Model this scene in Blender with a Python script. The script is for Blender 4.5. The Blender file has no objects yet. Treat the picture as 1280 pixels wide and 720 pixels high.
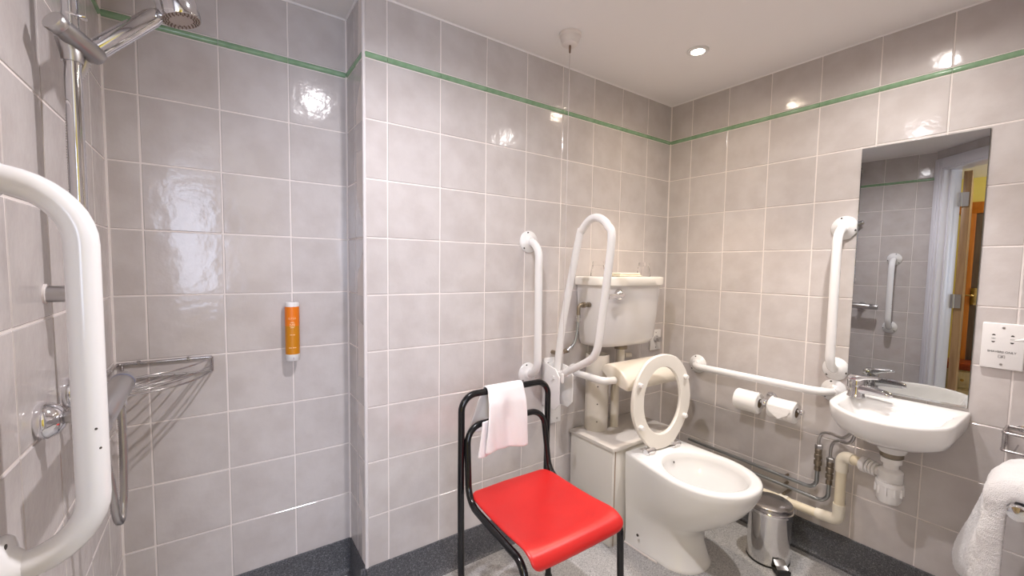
import bpy, bmesh, math, random
from mathutils import Vector, Matrix, Euler, noise
random.seed(7)
PI = math.pi
SC = bpy.context.scene
COL = SC.collection

# ------------------------------------------------------------------ camera
cam_d = bpy.data.cameras.new('camera'); cam = bpy.data.objects.new('camera', cam_d); COL.objects.link(cam)
_R = Vector((0.81425684, -0.58027648, 0.01627887)); _U = Vector((0.02406355, 0.06175845, 0.997801)); _F = Vector((0.58000582, 0.81207456, -0.06425075))
_m = Matrix((_R, _U, -_F)).transposed().to_4x4(); _m.translation = Vector((-2.10337, -1.51760, 1.23156))
cam.matrix_world = _m
cam_d.sensor_width = 36; cam_d.lens = 536.109 / 1280 * 36
cam_d.shift_x = -(650.426 - 640) / 1280; cam_d.shift_y = (367.799 - 360) / 1280
cam_d.clip_start = 0.01
SC.camera = cam

# ------------------------------------------------------------------ world, exposure
SC.view_settings.view_transform = 'Standard'; SC.view_settings.look = 'None'
SC.view_settings.gamma = 1; SC.view_settings.use_curve_mapping = False
SC.view_settings.exposure = 0.86
w = bpy.data.worlds.new('world'); SC.world = w; w.use_nodes = True
w.node_tree.nodes['Background'].inputs[0].default_value = (0.55, 0.65, 0.85, 1)
w.node_tree.nodes['Background'].inputs[1].default_value = 0.4

H = 2.136        # ceiling height
LIGHT1 = (-0.45, -0.44)   # downlight in view
LIGHT2 = (-0.42, -1.04)   # downlight over the basin, above the frame
LIGHT3 = (-1.63, -0.70)   # downlight by the shower, above the frame
def lamp(kind, loc, energy, color, **kw):
    d = bpy.data.lights.new('lamp', kind); d.energy = energy; d.color = color
    for k, v in kw.items(): setattr(d, k, v)
    o = bpy.data.objects.new('lamp', d); COL.objects.link(o); o.location = loc
    return o
W1 = (1.0, 0.83, 0.66); W2 = (1.0, 0.95, 0.92); W3 = (1.0, 0.96, 1.0)
for (x, y), e, bm_, c, ang in ((LIGHT1, 5, 16, W1, 170), (LIGHT2, 12, 23, W2, 170), (LIGHT3, 33, 12, W3, 170)):
    lamp('SPOT', (x, y, H - 0.012), e, c, spot_size=math.radians(ang), spot_blend=0.9, shadow_soft_size=0.025)
    lamp('SPOT', (x, y, H - 0.014), bm_, c, spot_size=math.radians(80), spot_blend=0.7, shadow_soft_size=0.02)
# hallway: two added lamps, neither source in view
dl = lamp('AREA', (-2.75, -3.70, 1.45), 26, (0.72, 0.80, 1.0), shape='RECTANGLE', size=1.3, size_y=1.2)
dl.rotation_euler = Euler((math.radians(90), 0, 0))  # added area lamp: cool hall daylight that also fills the room softly
lamp('POINT', (-3.1, -1.75, 1.95), 9, (1.0, 0.88, 0.66), shadow_soft_size=0.08)  # added point lamp, brightens the yellow hall walls

# ------------------------------------------------------------------ materials
def mat(name, color, rough=0.5, metal=0.0, **kw):
    m = bpy.data.materials.new(name); m.use_nodes = True
    b = m.node_tree.nodes['Principled BSDF']
    b.inputs['Base Color'].default_value = (*color, 1); b.inputs['Roughness'].default_value = rough
    b.inputs['Metallic'].default_value = metal
    for k, v in kw.items(): b.inputs[k].default_value = v
    return m
def nodes(m): return m.node_tree.nodes, m.node_tree.links, m.node_tree.nodes['Principled BSDF']
def add_bump(m, scale, strength, dist=0.002, detail=3, coord='Object'):
    N, L, b = nodes(m)
    tc = N.new('ShaderNodeTexCoord'); n = N.new('ShaderNodeTexNoise'); n.inputs['Scale'].default_value = scale; n.inputs['Detail'].default_value = detail
    bp = N.new('ShaderNodeBump'); bp.inputs['Strength'].default_value = strength; bp.inputs['Distance'].default_value = dist
    L.new(tc.outputs[coord], n.inputs['Vector']); L.new(n.outputs['Fac'], bp.inputs['Height']); L.new(bp.outputs['Normal'], b.inputs['Normal'])
def mottle(m, c1, c2, scale, detail=4, lo=0.35, hi=0.65, coord='Object', rnd=0.0):
    N, L, b = nodes(m)
    tc = N.new('ShaderNodeTexCoord'); n = N.new('ShaderNodeTexNoise'); n.inputs['Scale'].default_value = scale; n.inputs['Detail'].default_value = detail
    r = N.new('ShaderNodeValToRGB'); r.color_ramp.elements[0].position = lo; r.color_ramp.elements[1].position = hi
    r.color_ramp.elements[0].color = (*c1, 1); r.color_ramp.elements[1].color = (*c2, 1)
    vec = tc.outputs[coord]
    if rnd:
        oi = N.new('ShaderNodeObjectInfo'); ad = N.new('ShaderNodeVectorMath'); ad.operation = 'ADD'
        ml = N.new('ShaderNodeMath'); ml.operation = 'MULTIPLY'; ml.inputs[1].default_value = 37.0
        L.new(oi.outputs['Random'], ml.inputs[0]); L.new(vec, ad.inputs[0]); L.new(ml.outputs[0], ad.inputs[1]); vec = ad.outputs[0]
        hs = N.new('ShaderNodeHueSaturation'); mr = N.new('ShaderNodeMapRange')
        mr.inputs['To Min'].default_value = 1 - rnd; mr.inputs['To Max'].default_value = 1 + rnd
        L.new(oi.outputs['Random'], mr.inputs['Value']); L.new(mr.outputs[0], hs.inputs['Value'])
        L.new(r.outputs['Color'], hs.inputs['Color']); L.new(hs.outputs['Color'], b.inputs['Base Color'])
    else: L.new(r.outputs['Color'], b.inputs['Base Color'])
    L.new(vec, n.inputs['Vector']); L.new(n.outputs['Fac'], r.inputs['Fac'])

TILE = mat('wall tile glaze', (0.5, 0.46, 0.44), 0.13); mottle(TILE, (0.535, 0.49, 0.475), (0.60, 0.56, 0.548), 11, 6, 0.34, 0.64, rnd=0.022); add_bump(TILE, 22, 0.30, 0.004, 3)
GROUT = mat('grout', (0.80, 0.74, 0.71), 0.85); add_bump(GROUT, 160, 0.3, 0.001)
GREEN = mat('green border glaze', (0.20, 0.37, 0.21), 0.18); mottle(GREEN, (0.21, 0.36, 0.21), (0.29, 0.45, 0.29), 22); add_bump(GREEN, 40, 0.06, 0.002, 2)
CEIL = mat('ceiling paint', (0.90, 0.87, 0.86), 0.5); add_bump(CEIL, 5, 0.05, 0.01, 2)
BEAD = mat('white plastic bead', (0.72, 0.68, 0.68), 0.35)
def speckle(name, a, b_, c, rough):
    m = mat(name, a, rough); N, L, b = nodes(m)
    tc = N.new('ShaderNodeTexCoord'); v = N.new('ShaderNodeTexVoronoi'); v.inputs['Scale'].default_value = 330
    r = N.new('ShaderNodeValToRGB'); e = r.color_ramp.elements
    e[0].position = 0.0; e[0].color = (*b_, 1); e[1].position = 1.0; e[1].color = (*c, 1)
    k = r.color_ramp.elements.new(0.35); k.color = (*a, 1); k = r.color_ramp.elements.new(0.75); k.color = (*a, 1)
    s = N.new('ShaderNodeSeparateColor')
    L.new(tc.outputs['Object'], v.inputs['Vector']); L.new(v.outputs['Color'], s.inputs[0]); L.new(s.outputs[0], r.inputs['Fac']); L.new(r.outputs['Color'], b.inputs['Base Color'])
    return m
FLOOR = speckle('speckled grey vinyl', (0.43, 0.42, 0.42), (0.22, 0.22, 0.22), (0.60, 0.59, 0.58), 0.42)
SKIRT = speckle('dark speckled vinyl upstand', (0.092, 0.093, 0.102), (0.04, 0.042, 0.048), (0.21, 0.21, 0.225), 0.45)
PORC = mat('white porcelain', (0.80, 0.79, 0.78), 0.08)
PORC2 = mat('cistern porcelain', (0.74, 0.72, 0.72), 0.10)
ENAMEL = mat('white enamelled tube', (0.83, 0.82, 0.82), 0.16)
CREAM = mat('cream plastic', (0.82, 0.78, 0.72), 0.3)
PADM = mat('cream vinyl pad', (0.76, 0.70, 0.61), 0.32)
WPLA = mat('white plastic', (0.80, 0.78, 0.77), 0.3)
PIPEC = mat('cream waste pipe', (0.74, 0.66, 0.50), 0.35)
CHROME = mat('chrome', (0.80, 0.80, 0.82), 0.06, 1.0)
CHROMED = mat('older chrome', (0.60, 0.60, 0.62), 0.07, 1.0)
SATIN = mat('satin chrome', (0.52, 0.51, 0.51), 0.28, 1.0)
STEEL = mat('polished steel', (0.74, 0.73, 0.72), 0.10, 1.0)
WIRE = mat('bright wire', (0.52, 0.50, 0.50), 0.22, 1.0)
PIPEG = mat('grey metal pipe', (0.36, 0.38, 0.39), 0.32, 1.0)
BRASS = mat('tarnished brass', (0.30, 0.255, 0.20), 0.42, 1.0)
BRASSG = mat('polished brass', (0.85, 0.62, 0.22), 0.2, 1.0)
BLACK = mat('black gloss tube', (0.006, 0.006, 0.007), 0.16)
BLKP = mat('black plastic', (0.015, 0.015, 0.015), 0.4)
HOLE = mat('dark screw', (0.06, 0.05, 0.045), 0.6)
RED = mat('red lacquered seat', (0.62, 0.012, 0.012), 0.33); mottle(RED, (0.52, 0.013, 0.013), (0.59, 0.019, 0.017), 6)
TOWEL = mat('white terry', (0.84, 0.82, 0.82), 0.95); TOWEL.node_tree.nodes['Principled BSDF'].inputs['Sheen Weight'].default_value = 0.2; add_bump(TOWEL, 420, 0.9, 0.004, 2)
TOWELF = mat('white flat towelling', (0.84, 0.80, 0.81), 0.95); add_bump(TOWELF, 500, 0.4, 0.002, 2)
CLOTH = mat('cream cloth', (0.86, 0.80, 0.66), 0.9); add_bump(CLOTH, 300, 0.4, 0.002)
PAPER = mat('white tissue', (0.86, 0.84, 0.82), 0.9); add_bump(PAPER, 90, 0.3, 0.002)
CARD = mat('grey card core', (0.35, 0.28, 0.22), 0.9)
BOXM = mat('off-white laminate', (0.70, 0.67, 0.63), 0.35)
BOXT = mat('off-white laminate top', (0.66, 0.62, 0.58), 0.30)
EDGE = mat('brown panel joint', (0.34, 0.24, 0.17), 0.6)
MIRROR = mat('mirror glass', (0.54, 0.55, 0.55), 0.0, 1.0)
GLASS = mat('clear glass', (1, 1, 1), 0.0, 0.0, **{'Transmission Weight': 1.0, 'IOR': 1.18})
ORANGE = mat('orange label', (0.82, 0.20, 0.005), 0.4)
AMBER = mat('amber label', (0.62, 0.23, 0.004), 0.4)
PRINT = mat('pale print', (0.95, 0.62, 0.32), 0.5)
INK = mat('dark print', (0.05, 0.045, 0.05), 0.5)
YELLOW = mat('yellow hall paint', (0.80, 0.66, 0.18), 0.6)
GLOSSW = mat('white gloss woodwork', (0.74, 0.73, 0.78), 0.3)
def wood(name, a, b_, rough=0.35):
    m = mat(name, a, rough); N, L, b = nodes(m)
    tc = N.new('ShaderNodeTexCoord'); mp = N.new('ShaderNodeMapping'); mp.inputs['Scale'].default_value = (18, 18, 1.2)
    n = N.new('ShaderNodeTexNoise'); n.inputs['Scale'].default_value = 3; n.inputs['Detail'].default_value = 5
    r = N.new('ShaderNodeValToRGB'); r.color_ramp.elements[0].color = (*a, 1); r.color_ramp.elements[1].color = (*b_, 1); r.color_ramp.elements[0].position = .35; r.color_ramp.elements[1].position = .65
    L.new(tc.outputs['Object'], mp.inputs['Vector']); L.new(mp.outputs[0], n.inputs['Vector']); L.new(n.outputs['Fac'], r.inputs['Fac']); L.new(r.outputs['Color'], b.inputs['Base Color'])
    return m
OAK = wood('light brown wood', (0.30, 0.17, 0.08), (0.42, 0.26, 0.13)); ORWOOD = wood('orange brown wood', (0.48, 0.14, 0.015), (0.58, 0.20, 0.03)); REDWOOD = wood('red brown wood', (0.25, 0.035, 0.01), (0.33, 0.06, 0.02))
DARKW = wood('dark door wood', (0.13, 0.09, 0.075), (0.18, 0.13, 0.11)); PALEW = wood('pale wood', (0.60, 0.45, 0.25), (0.68, 0.53, 0.32))
def glow(name, c, s):
    m = mat(name, (0, 0, 0)); b = m.node_tree.nodes['Principled BSDF']; b.inputs['Emission Color'].default_value = (*c, 1); b.inputs['Emission Strength'].default_value = s; return m

# ------------------------------------------------------------------ mesh helpers
class MB:
    def __init__(s): s.v = []; s.f = []
    def add(s, vs, fs):
        o = len(s.v); s.v += [tuple(p) for p in vs]; s.f += [tuple(i + o for i in f) for f in fs]; return s
    def box(s, a, b):
        x0, y0, z0 = a; x1, y1, z1 = b
        return s.add([(x0, y0, z0), (x1, y0, z0), (x1, y1, z0), (x0, y1, z0), (x0, y0, z1), (x1, y0, z1), (x1, y1, z1), (x0, y1, z1)],
                     [(0, 3, 2, 1), (4, 5, 6, 7), (0, 1, 5, 4), (1, 2, 6, 5), (2, 3, 7, 6), (3, 0, 4, 7)])
    def rings(s, rings, cap0=True, cap1=True, closed=False):
        n = len(rings[0]); vs = [p for r in rings for p in r]; fs = []
        m = len(rings)
        for i in range(m if closed else m - 1):
            j = (i + 1) % m
            for k in range(n): fs.append((i * n + k, i * n + (k + 1) % n, j * n + (k + 1) % n, j * n + k))
        if not closed:
            if cap0: fs.append(tuple(range(n))[::-1])
            if cap1: fs.append(tuple((m - 1) * n + k for k in range(n)))
        return s.add(vs, fs)
    def tube(s, path, r, seg=16, closed=False, caps=True):
        P = [Vector(p) for p in path]; n = len(P); rr = r if isinstance(r, (list, tuple)) else [r] * n
        T = []
        for i in range(n):
            a = P[(i - 1) % n] if (closed or i > 0) else P[i]; b = P[(i + 1) % n] if (closed or i < n - 1) else P[i]
            T.append((b - a).normalized())
        up = Vector((0, 0, 1)) if abs(T[0].z) < 0.9 else Vector((1, 0, 0))
        N = (up - T[0] * up.dot(T[0])).normalized(); R = []
        for i in range(n):
            if i: N = (N - T[i] * N.dot(T[i])).normalized()
            B = T[i].cross(N)
            R.append([P[i] + (N * math.cos(2 * PI * k / seg) + B * math.sin(2 * PI * k / seg)) * rr[i] for k in range(seg)])
        return s.rings(R, caps, caps, closed)
    def lathe(s, prof, org=(0, 0, 0), axis=(0, 0, 1), seg=32, cap0=True, cap1=True):
        # prof: (radius, height along the axis)
        a = Vector(axis).normalized(); q = Vector((0, 0, 1)).rotation_difference(a); o = Vector(org)
        R = [[o + q @ Vector((max(r, 1e-5) * math.cos(2 * PI * k / seg), max(r, 1e-5) * math.sin(2 * PI * k / seg), h)) for k in range(seg)] for r, h in prof]
        return s.rings(R, cap0, cap1)
    def build(s, name, m, parent=None, smooth=True, bevel=0, bseg=2, subsurf=0, angle=40, world=True):
        me = bpy.data.meshes.new(name); me.from_pydata(s.v, [], s.f)
        bm = bmesh.new(); bm.from_mesh(me); bmesh.ops.recalc_face_normals(bm, faces=bm.faces)
        if bevel: bmesh.ops.bevel(bm, geom=[e for e in bm.edges if len(e.link_faces) == 2 and e.calc_face_angle() > 0.6], offset=bevel, segments=bseg, profile=0.5, affect='EDGES', clamp_overlap=True)
        bm.to_mesh(me); bm.free()
        if smooth: me.shade_smooth(); me.set_sharp_from_angle(angle=math.radians(angle))
        me.materials.append(m)
        o = bpy.data.objects.new(name, me); COL.objects.link(o)
        if subsurf:
            sm = o.modifiers.new('subsurf', 'SUBSURF'); sm.levels = subsurf; sm.render_levels = subsurf
        if parent: put(o, parent)
        return o
def put(o, parent):
    # parents carry only a location or matrix set beforehand: keep the child where it stands in the world
    o.parent = parent; o.matrix_parent_inverse = parent.matrix_basis.inverted()
def thing(name, label, cat, loc=(0, 0, 0), group=None):
    o = bpy.data.objects.new(name, None); COL.objects.link(o); o.location = loc; o.empty_display_size = 0.05
    o['label'] = label; o['category'] = cat
    if group: o['group'] = group
    return o
def tag(o, label, cat, group=None):
    o['label'] = label; o['category'] = cat
    if group: o['group'] = group
    return o
def struct(o): o['kind'] = 'structure'; return o
def fillet(pts, rad, n=8):
    P = [Vector(p) for p in pts]; out = [P[0]]
    for i in range(1, len(P) - 1):
        a, b, c = P[i - 1], P[i], P[i + 1]; r = rad[i - 1] if isinstance(rad, (list, tuple)) else rad
        d1 = (a - b).normalized(); d2 = (c - b).normalized(); ang = d1.angle(d2)
        if ang > PI - 0.01: out.append(b); continue
        t = min(r / math.tan(ang / 2), (a - b).length * (0.97 if i == 1 else 0.49), (c - b).length * (0.97 if i == len(P) - 2 else 0.49)); r2 = t * math.tan(ang / 2)
        bis = (d1 + d2).normalized(); ctr = b + bis * (r2 / math.sin(ang / 2)); s0 = b + d1 * t - ctr; s1 = b + d2 * t - ctr
        q = s0.rotation_difference(s1)
        ax, an = q.to_axis_angle()
        for k in range(n + 1): out.append(ctr + Matrix.Rotation(an * k / n, 3, ax) @ s0)
    out.append(P[-1]); return out
def catmull(pts, n=6, closed=False):
    P = [Vector(p) for p in pts]; m = len(P); out = []
    for i in range(m if closed else m - 1):
        g = lambda k: P[k % m] if closed else P[min(max(k, 0), m - 1)]
        a, b, c, d = g(i - 1), g(i), g(i + 1), g(i + 2)
        for k in range(n):
            t = k / n; out.append(0.5 * ((2 * b) + (c - a) * t + (2 * a - 5 * b + 4 * c - d) * t * t + (3 * b - a - 3 * c + d) * t ** 3))
    if not closed: out.append(P[-1])
    return out

# ------------------------------------------------------------------ room shell
XL = -2.3537; YS = 0.2176; XJ = -1.6814; YC = -0.845       # left wall, shower recess, return corner, entrance corner
S45 = math.sqrt(0.5)
YF = -1.61; ELEN = (YC - YF) / S45                       # entrance wall runs on the diagonal
EX = XL + ELEN * S45
TP = 0.0016   # how far the tile faces stand proud of the grout
ROWS = [1.924 - 0.2 * k for k in range(9)] + [0.128]
_tiles = {}
def tile_mesh(w_, h_, t=0.006, ch=0.0016):
    k = (round(w_, 4), round(h_, 4))
    if k in _tiles: return _tiles[k]
    a, b = w_ / 2, h_ / 2
    vs = [(-a, t, -b), (a, t, -b), (a, t, b), (-a, t, b), (-a, ch, -b), (a, ch, -b), (a, ch, b), (-a, ch, b),
          (-a + ch, 0, -b + ch), (a - ch, 0, -b + ch), (a - ch, 0, b - ch), (-a + ch, 0, b - ch)]
    fs = [(8, 9, 10, 11)]
    for i in range(4):
        j = (i + 1) % 4; fs += [(i, j, 4 + j, 4 + i), (4 + i, 4 + j, 8 + j, 8 + i)]
    me = bpy.data.meshes.new('tile'); me.from_pydata(vs, [], fs)
    bm = bmesh.new(); bm.from_mesh(me); bmesh.ops.recalc_face_normals(bm, faces=bm.faces); bm.to_mesh(me); bm.free()
    me.materials.append(TILE); _tiles[k] = me; return me
_borders = {}
def border_mesh(w_):
    k = round(w_, 4)
    if k in _borders: return _borders[k]
    h_ = 0.0195; prof = [(0.008, -h_ / 2), (0.001, -h_ / 2), (-0.0035, -h_ / 3.2), (-0.005, 0), (-0.0035, h_ / 3.2), (0.001, h_ / 2), (0.008, h_ / 2)]
    a = w_ / 2; n = len(prof); vs = [(-a, y, z) for y, z in prof] + [(a, y, z) for y, z in prof]
    fs = [(i, (i + 1) % n, n + (i + 1) % n, n + i) for i in range(n)] + [tuple(range(n)), tuple(range(2 * n - 1, n - 1, -1))]
    me = bpy.data.meshes.new('border_tile'); me.from_pydata(vs, [], fs)
    bm = bmesh.new(); bm.from_mesh(me); bmesh.ops.recalc_face_normals(bm, faces=bm.faces); bm.to_mesh(me); bm.free()
    me.shade_smooth(); me.set_sharp_from_angle(angle=math.radians(50)); me.materials.append(GREEN); _borders[k] = me; return me
def clad(wall, origin, angle, cuts, border=True):
    # wall frame: u runs along the wall, local -y is towards the room; origin is where u = 0
    base = Matrix.Translation(Vector((origin[0], origin[1], 0))) @ Matrix.Rotation(angle, 4, 'Z')
    G = 0.0042
    zs = [(ROWS[k + 1], ROWS[k]) for k in range(9)] + [(1.9465, H)]
    for u0, u1 in zip(cuts[:-1], cuts[1:]):
        if u1 - u0 < 0.012: continue
        for z0, z1 in zs:
            o = bpy.data.objects.new('tile', tile_mesh(u1 - u0 - G, z1 - z0 - G)); COL.objects.link(o); o.parent = wall
            tilt = Euler((random.gauss(0, 0.0022), 0, random.gauss(0, 0.0022))).to_matrix().to_4x4()
            o.matrix_basis = base @ Matrix.Translation(Vector(((u0 + u1) / 2, 0, (z0 + z1) / 2))) @ tilt
        if border:
            o = bpy.data.objects.new('border_tile', border_mesh(u1 - u0 - 0.0015)); COL.objects.link(o); o.parent = wall
            o.matrix_basis = base @ Matrix.Translation(Vector(((u0 + u1) / 2, 0, 1.9355)))
def slab(name, p0, p1, thick, m, z0=0.0, z1=H, ext0=0.0, ext1=0.0, inset=TP):
    # wall from p0 to p1; the room lies on the right-hand side of p0 -> p1
    a = Vector((*p0, 0)); b = Vector((*p1, 0)); d = (b - a).normalized(); n = Vector((-d.y, d.x, 0))
    a = a - d * ext0 + n * inset; b = b + d * ext1 + n * inset
    vs = [a, b, b + n * thick, a + n * thick]
    mb = MB().add([(p.x, p.y, z0) for p in vs] + [(p.x, p.y, z1) for p in vs], [(0, 1, 2, 3), (4, 7, 6, 5), (0, 4, 5, 1), (1, 5, 6, 2), (2, 6, 7, 3), (3, 7, 4, 0)])
    return struct(mb.build(name, m, smooth=False))
floor = struct(MB().box((-4.0, -4.0, -0.06), (0.15, 0.5, 0)).build('floor', FLOOR, smooth=False))
ceiling = struct(MB().box((-4.0, -4.0, H), (0.15, 0.5, H + 0.06)).build('ceiling', CEIL, smooth=False))
wall_left = slab('wall_left', (XL, YC), (XL, YS), 0.09, GROUT, ext1=0.05)
wall_shower = slab('wall_shower', (XL, YS), (XJ, YS), 0.09, GROUT, ext1=0.1)
wall_return = slab('wall_return', (XJ, YS), (XJ, 0.012), 0.08, GROUT)
wall_back = slab('wall_back', (XJ, 0), (0, 0), 0.09, GROUT, ext1=0.09)
wall_right = slab('wall_right', (0, 0), (0, YF), 0.09, GROUT, ext1=0.09)
wall_front = slab('wall_front', (0, YF), (EX, YF), 0.09, GROUT)
clad(wall_left, (XL, YC), PI / 2, [0.0] + [v - YC for v in (-0.745, -0.548, -0.348, -0.148, 0.052)] + [YS - YC])
clad(wall_shower, (XL, YS), 0, [0, 0.0775, 0.2775, 0.4775, XJ - XL])
clad(wall_return, (XJ, YS), -PI / 2, [0, 0.106, YS])
clad(wall_back, (XJ, 0), 0, [0.004] + [-1.5996 + 0.2 * k - XJ for k in range(8)] + [-XJ])
clad(wall_right, (0, 0), -PI / 2, [0] + [0.1308 + 0.2 * k for k in range(8)] + [-YF])
clad(wall_front, (0, YF), PI, [0.0] + [0.2 * k + 0.09 for k in range(8)] + [-EX])
# entrance: diagonal wall with the doorway the camera looks through
ed = Vector((S45, -S45, 0)); en = Vector((-S45, -S45, 0)); EA = Vector((XL, YC, 0))   # en: out of the room
OP0, OP1, OPZ = 0.082, 0.985, 1.985
def ebox(u0, u1, n0, n1, z0, z1):
    c = [EA + ed * u + en * n for u, n in ((u0, n0), (u1, n0), (u1, n1), (u0, n1))]
    return [(p.x, p.y, z0) for p in c] + [(p.x, p.y, z1) for p in c], [(0, 3, 2, 1), (4, 5, 6, 7), (0, 1, 5, 4), (1, 2, 6, 5), (2, 3, 7, 6), (3, 0, 4, 7)]
mb = MB(); mb.add(*ebox(0.0, OP0 - 0.03, 0, 0.11, 0, H)); mb.add(*ebox(OP1 + 0.03, ELEN, 0, 0.11, 0, H)); mb.add(*ebox(OP0 - 0.03, OP1 + 0.03, 0, 0.11, OPZ + 0.03, H))
struct(mb.build('wall_entrance', TILE, smooth=False))
door1 = thing('door_1', '', ''); del door1['label']; del door1['category']; struct(door1)
for nm, bx_ in (('jamb', (OP0 - 0.03, OP0, -0.01, 0.115, 0, OPZ + 0.03)), ('jamb', (OP1, OP1 + 0.03, -0.01, 0.115, 0, OPZ + 0.03)), ('jamb', (OP0, OP1, -0.01, 0.115, OPZ, OPZ + 0.03)),
                ('architrave', (0.012, OP0 - 0.012, -0.02, 0.0, 0, OPZ + 0.085)), ('architrave', (OP1 + 0.012, OP1 + 0.08, -0.02, 0.0, 0, OPZ + 0.085)), ('architrave', (OP0 - 0.012, OP1 + 0.012, -0.02, 0.0, OPZ + 0.012, OPZ + 0.085)),
                ('architrave', (0.026, 0.054, -0.027, -0.019, 0, OPZ + 0.065)), ('door_stop', (OP0, OP0 + 0.012, 0.03, 0.06, 0, OPZ))):
    MB().add(*ebox(*bx_)).build(nm, GLOSSW, door1, bevel=0.003)
hp = EA + ed * (OP0 + 0.005) + en * 0.12                     # hinge line
ld = Vector((-1, 0.055, 0)).normalized(); ln = Vector((0.055, 1, 0)).normalized()
leaf = MB(); c = [hp, hp + ld * 0.80, hp + ld * 0.80 - ln * 0.044, hp - ln * 0.044]
leaf.add([(p.x, p.y, 0.01) for p in c] + [(p.x, p.y, OPZ - 0.01) for p in c], [(0, 3, 2, 1), (4, 5, 6, 7), (0, 1, 5, 4), (1, 2, 6, 5), (2, 3, 7, 6), (3, 0, 4, 7)])
leaf = leaf.build('door_leaf', OAK, door1, bevel=0.002)
for z in (0.22, 1.03, 1.77):
    hm = MB(); q = hp + Vector((0.012, 0.004, 0)); hm.tube([(q.x, q.y, z - 0.05), (q.x, q.y, z + 0.05)], 0.007, 10)
    hm.add([(q.x, q.y - 0.04, z - 0.05), (q.x, q.y + 0.03, z - 0.05), (q.x, q.y + 0.03, z + 0.05), (q.x, q.y - 0.04, z + 0.05),
            (q.x - 0.004, q.y - 0.04, z - 0.05), (q.x - 0.004, q.y + 0.03, z - 0.05), (q.x - 0.004, q.y + 0.03, z + 0.05), (q.x - 0.004, q.y - 0.04, z + 0.05)],
           [(0, 1, 2, 3), (4, 7, 6, 5), (0, 4, 5, 1), (1, 5, 6, 2), (2, 6, 7, 3), (3, 7, 4, 0)])
    hm.build('hinge', SATIN, door1)
# hallway shell (seen only in the mirror)
slab('wall_hall_north', (-3.9, -0.52), (XL - 0.1, -0.52), 0.08, YELLOW, inset=0)
slab('wall_hall_end', (-3.8, -3.9), (-3.8, -0.45), 0.08, YELLOW, inset=0)
slab('wall_hall_south', (-1.3, -3.85), (-3.9, -3.85), 0.08, YELLOW, inset=0)
slab('wall_hall_right', (EX + 0.16, YF - 0.10), (EX + 0.16, -3.9), 0.08, YELLOW, inset=0)
added_window = struct(MB().box((-3.45, -3.85, 0.80), (-2.05, -3.835, 2.05)).build('added_window', glow('added glow pane', (0.7, 0.8, 1.0), 0.5), smooth=False))  # unseen window added with a glowing pane, to go with the fill lamp
for a, b in (((-3.50, -3.85, 0.75), (-2.0, -3.80, 0.80)), ((-3.50, -3.85, 2.05), (-2.0, -3.80, 2.10)), ((-3.50, -3.85, 0.8), (-3.45, -3.80, 2.05)), ((-2.05, -3.85, 0.8), (-2.0, -3.80, 2.05)), ((-2.77, -3.85, 0.8), (-2.73, -3.80, 2.05))):
    MB().box(a, b).build('added_window_frame', GLOSSW, added_window, bevel=0.003)
# second door on the hall end wall, and a chest below it
door2 = thing('door_2', '', ''); del door2['label']; del door2['category']; struct(door2)
MB().box((-3.80, -1.75, 1.80), (-3.76, -0.86, 1.905)).build('head_casing', ORWOOD, door2, bevel=0.003)
MB().box((-3.80, -0.985, 0.0), (-3.765, -0.925, 1.80)).build('side_casing', ORWOOD, door2, bevel=0.003)
MB().box((-3.80, -1.70, 0.0), (-3.775, -0.985, 1.80)).build('door_leaf', DARKW, door2, bevel=0.003)
MB().box((-3.76, -1.03, 0.94), (-3.755, -0.99, 1.10)).build('lock_plate', BRASSG, door2, bevel=0.001)
MB().tube(fillet([(-3.76, -1.01, 1.03), (-3.70, -1.01, 1.03), (-3.70, -0.88, 1.03)], 0.015), 0.009, 10).build('lever_handle', BRASSG, door2)
chest = thing('bedside_chest', 'low pale wooden chest with red-brown top, reflected in the mirror through the doorway', 'chest', (-3.55, -0.93, 0))
MB().box((-3.72, -1.35, 0.36), (-3.44, -0.86, 0.42)).build('chest_top', REDWOOD, chest, bevel=0.004)
MB().box((-3.72, -1.34, 0.0), (-3.46, -0.88, 0.36)).build('carcass', PALEW, chest, bevel=0.003)
for z in (0.03, 0.20):
    d = MB().box((-3.46, -1.32, z), (-3.445, -0.90, z + 0.14)).build('drawer', PALEW, chest, bevel=0.003)
    k = MB().lathe([(0.006, 0), (0.006, 0.012), (0.013, 0.018), (0.010, 0.026)], (-3.445, -1.0, z + 0.07), (1, 0, 0), 12).build('knob', BRASSG); put(k, d)

# coved vinyl upstands
def upstand(name, p0, p1, e0=0.0, e1=0.0):
    a = Vector((*p0, 0)); b = Vector((*p1, 0)); d = (b - a).normalized(); n = Vector((d.y, -d.x, 0))
    a = a - d * e0; b = b + d * e1
    prof = [(-0.004, 0), (0.022, 0), (0.022, 0.002), (0.013, 0.005), (0.007, 0.012), (0.0045, 0.025), (0.0045, 0.135), (0.003, 0.1372), (-0.004, 0.1372)]
    R = [[q + n * o_ + Vector((0, 0, z)) for o_, z in prof] for q in (a, b)]
    return struct(MB().rings(R).build(name, SKIRT, angle=30))
upstand('baseboard_left', (XL, YC), (XL, YS)); upstand('baseboard_shower', (XL, YS), (XJ, YS)); upstand('baseboard_return', (XJ, YS), (XJ, 0), 0, 0.02)
upstand('baseboard_back', (XJ, 0), (0, 0), 0.02, 0); upstand('baseboard_right', (0, 0), (0, YF)); upstand('baseboard_front', (0, YF), (EX, YF))
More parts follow.
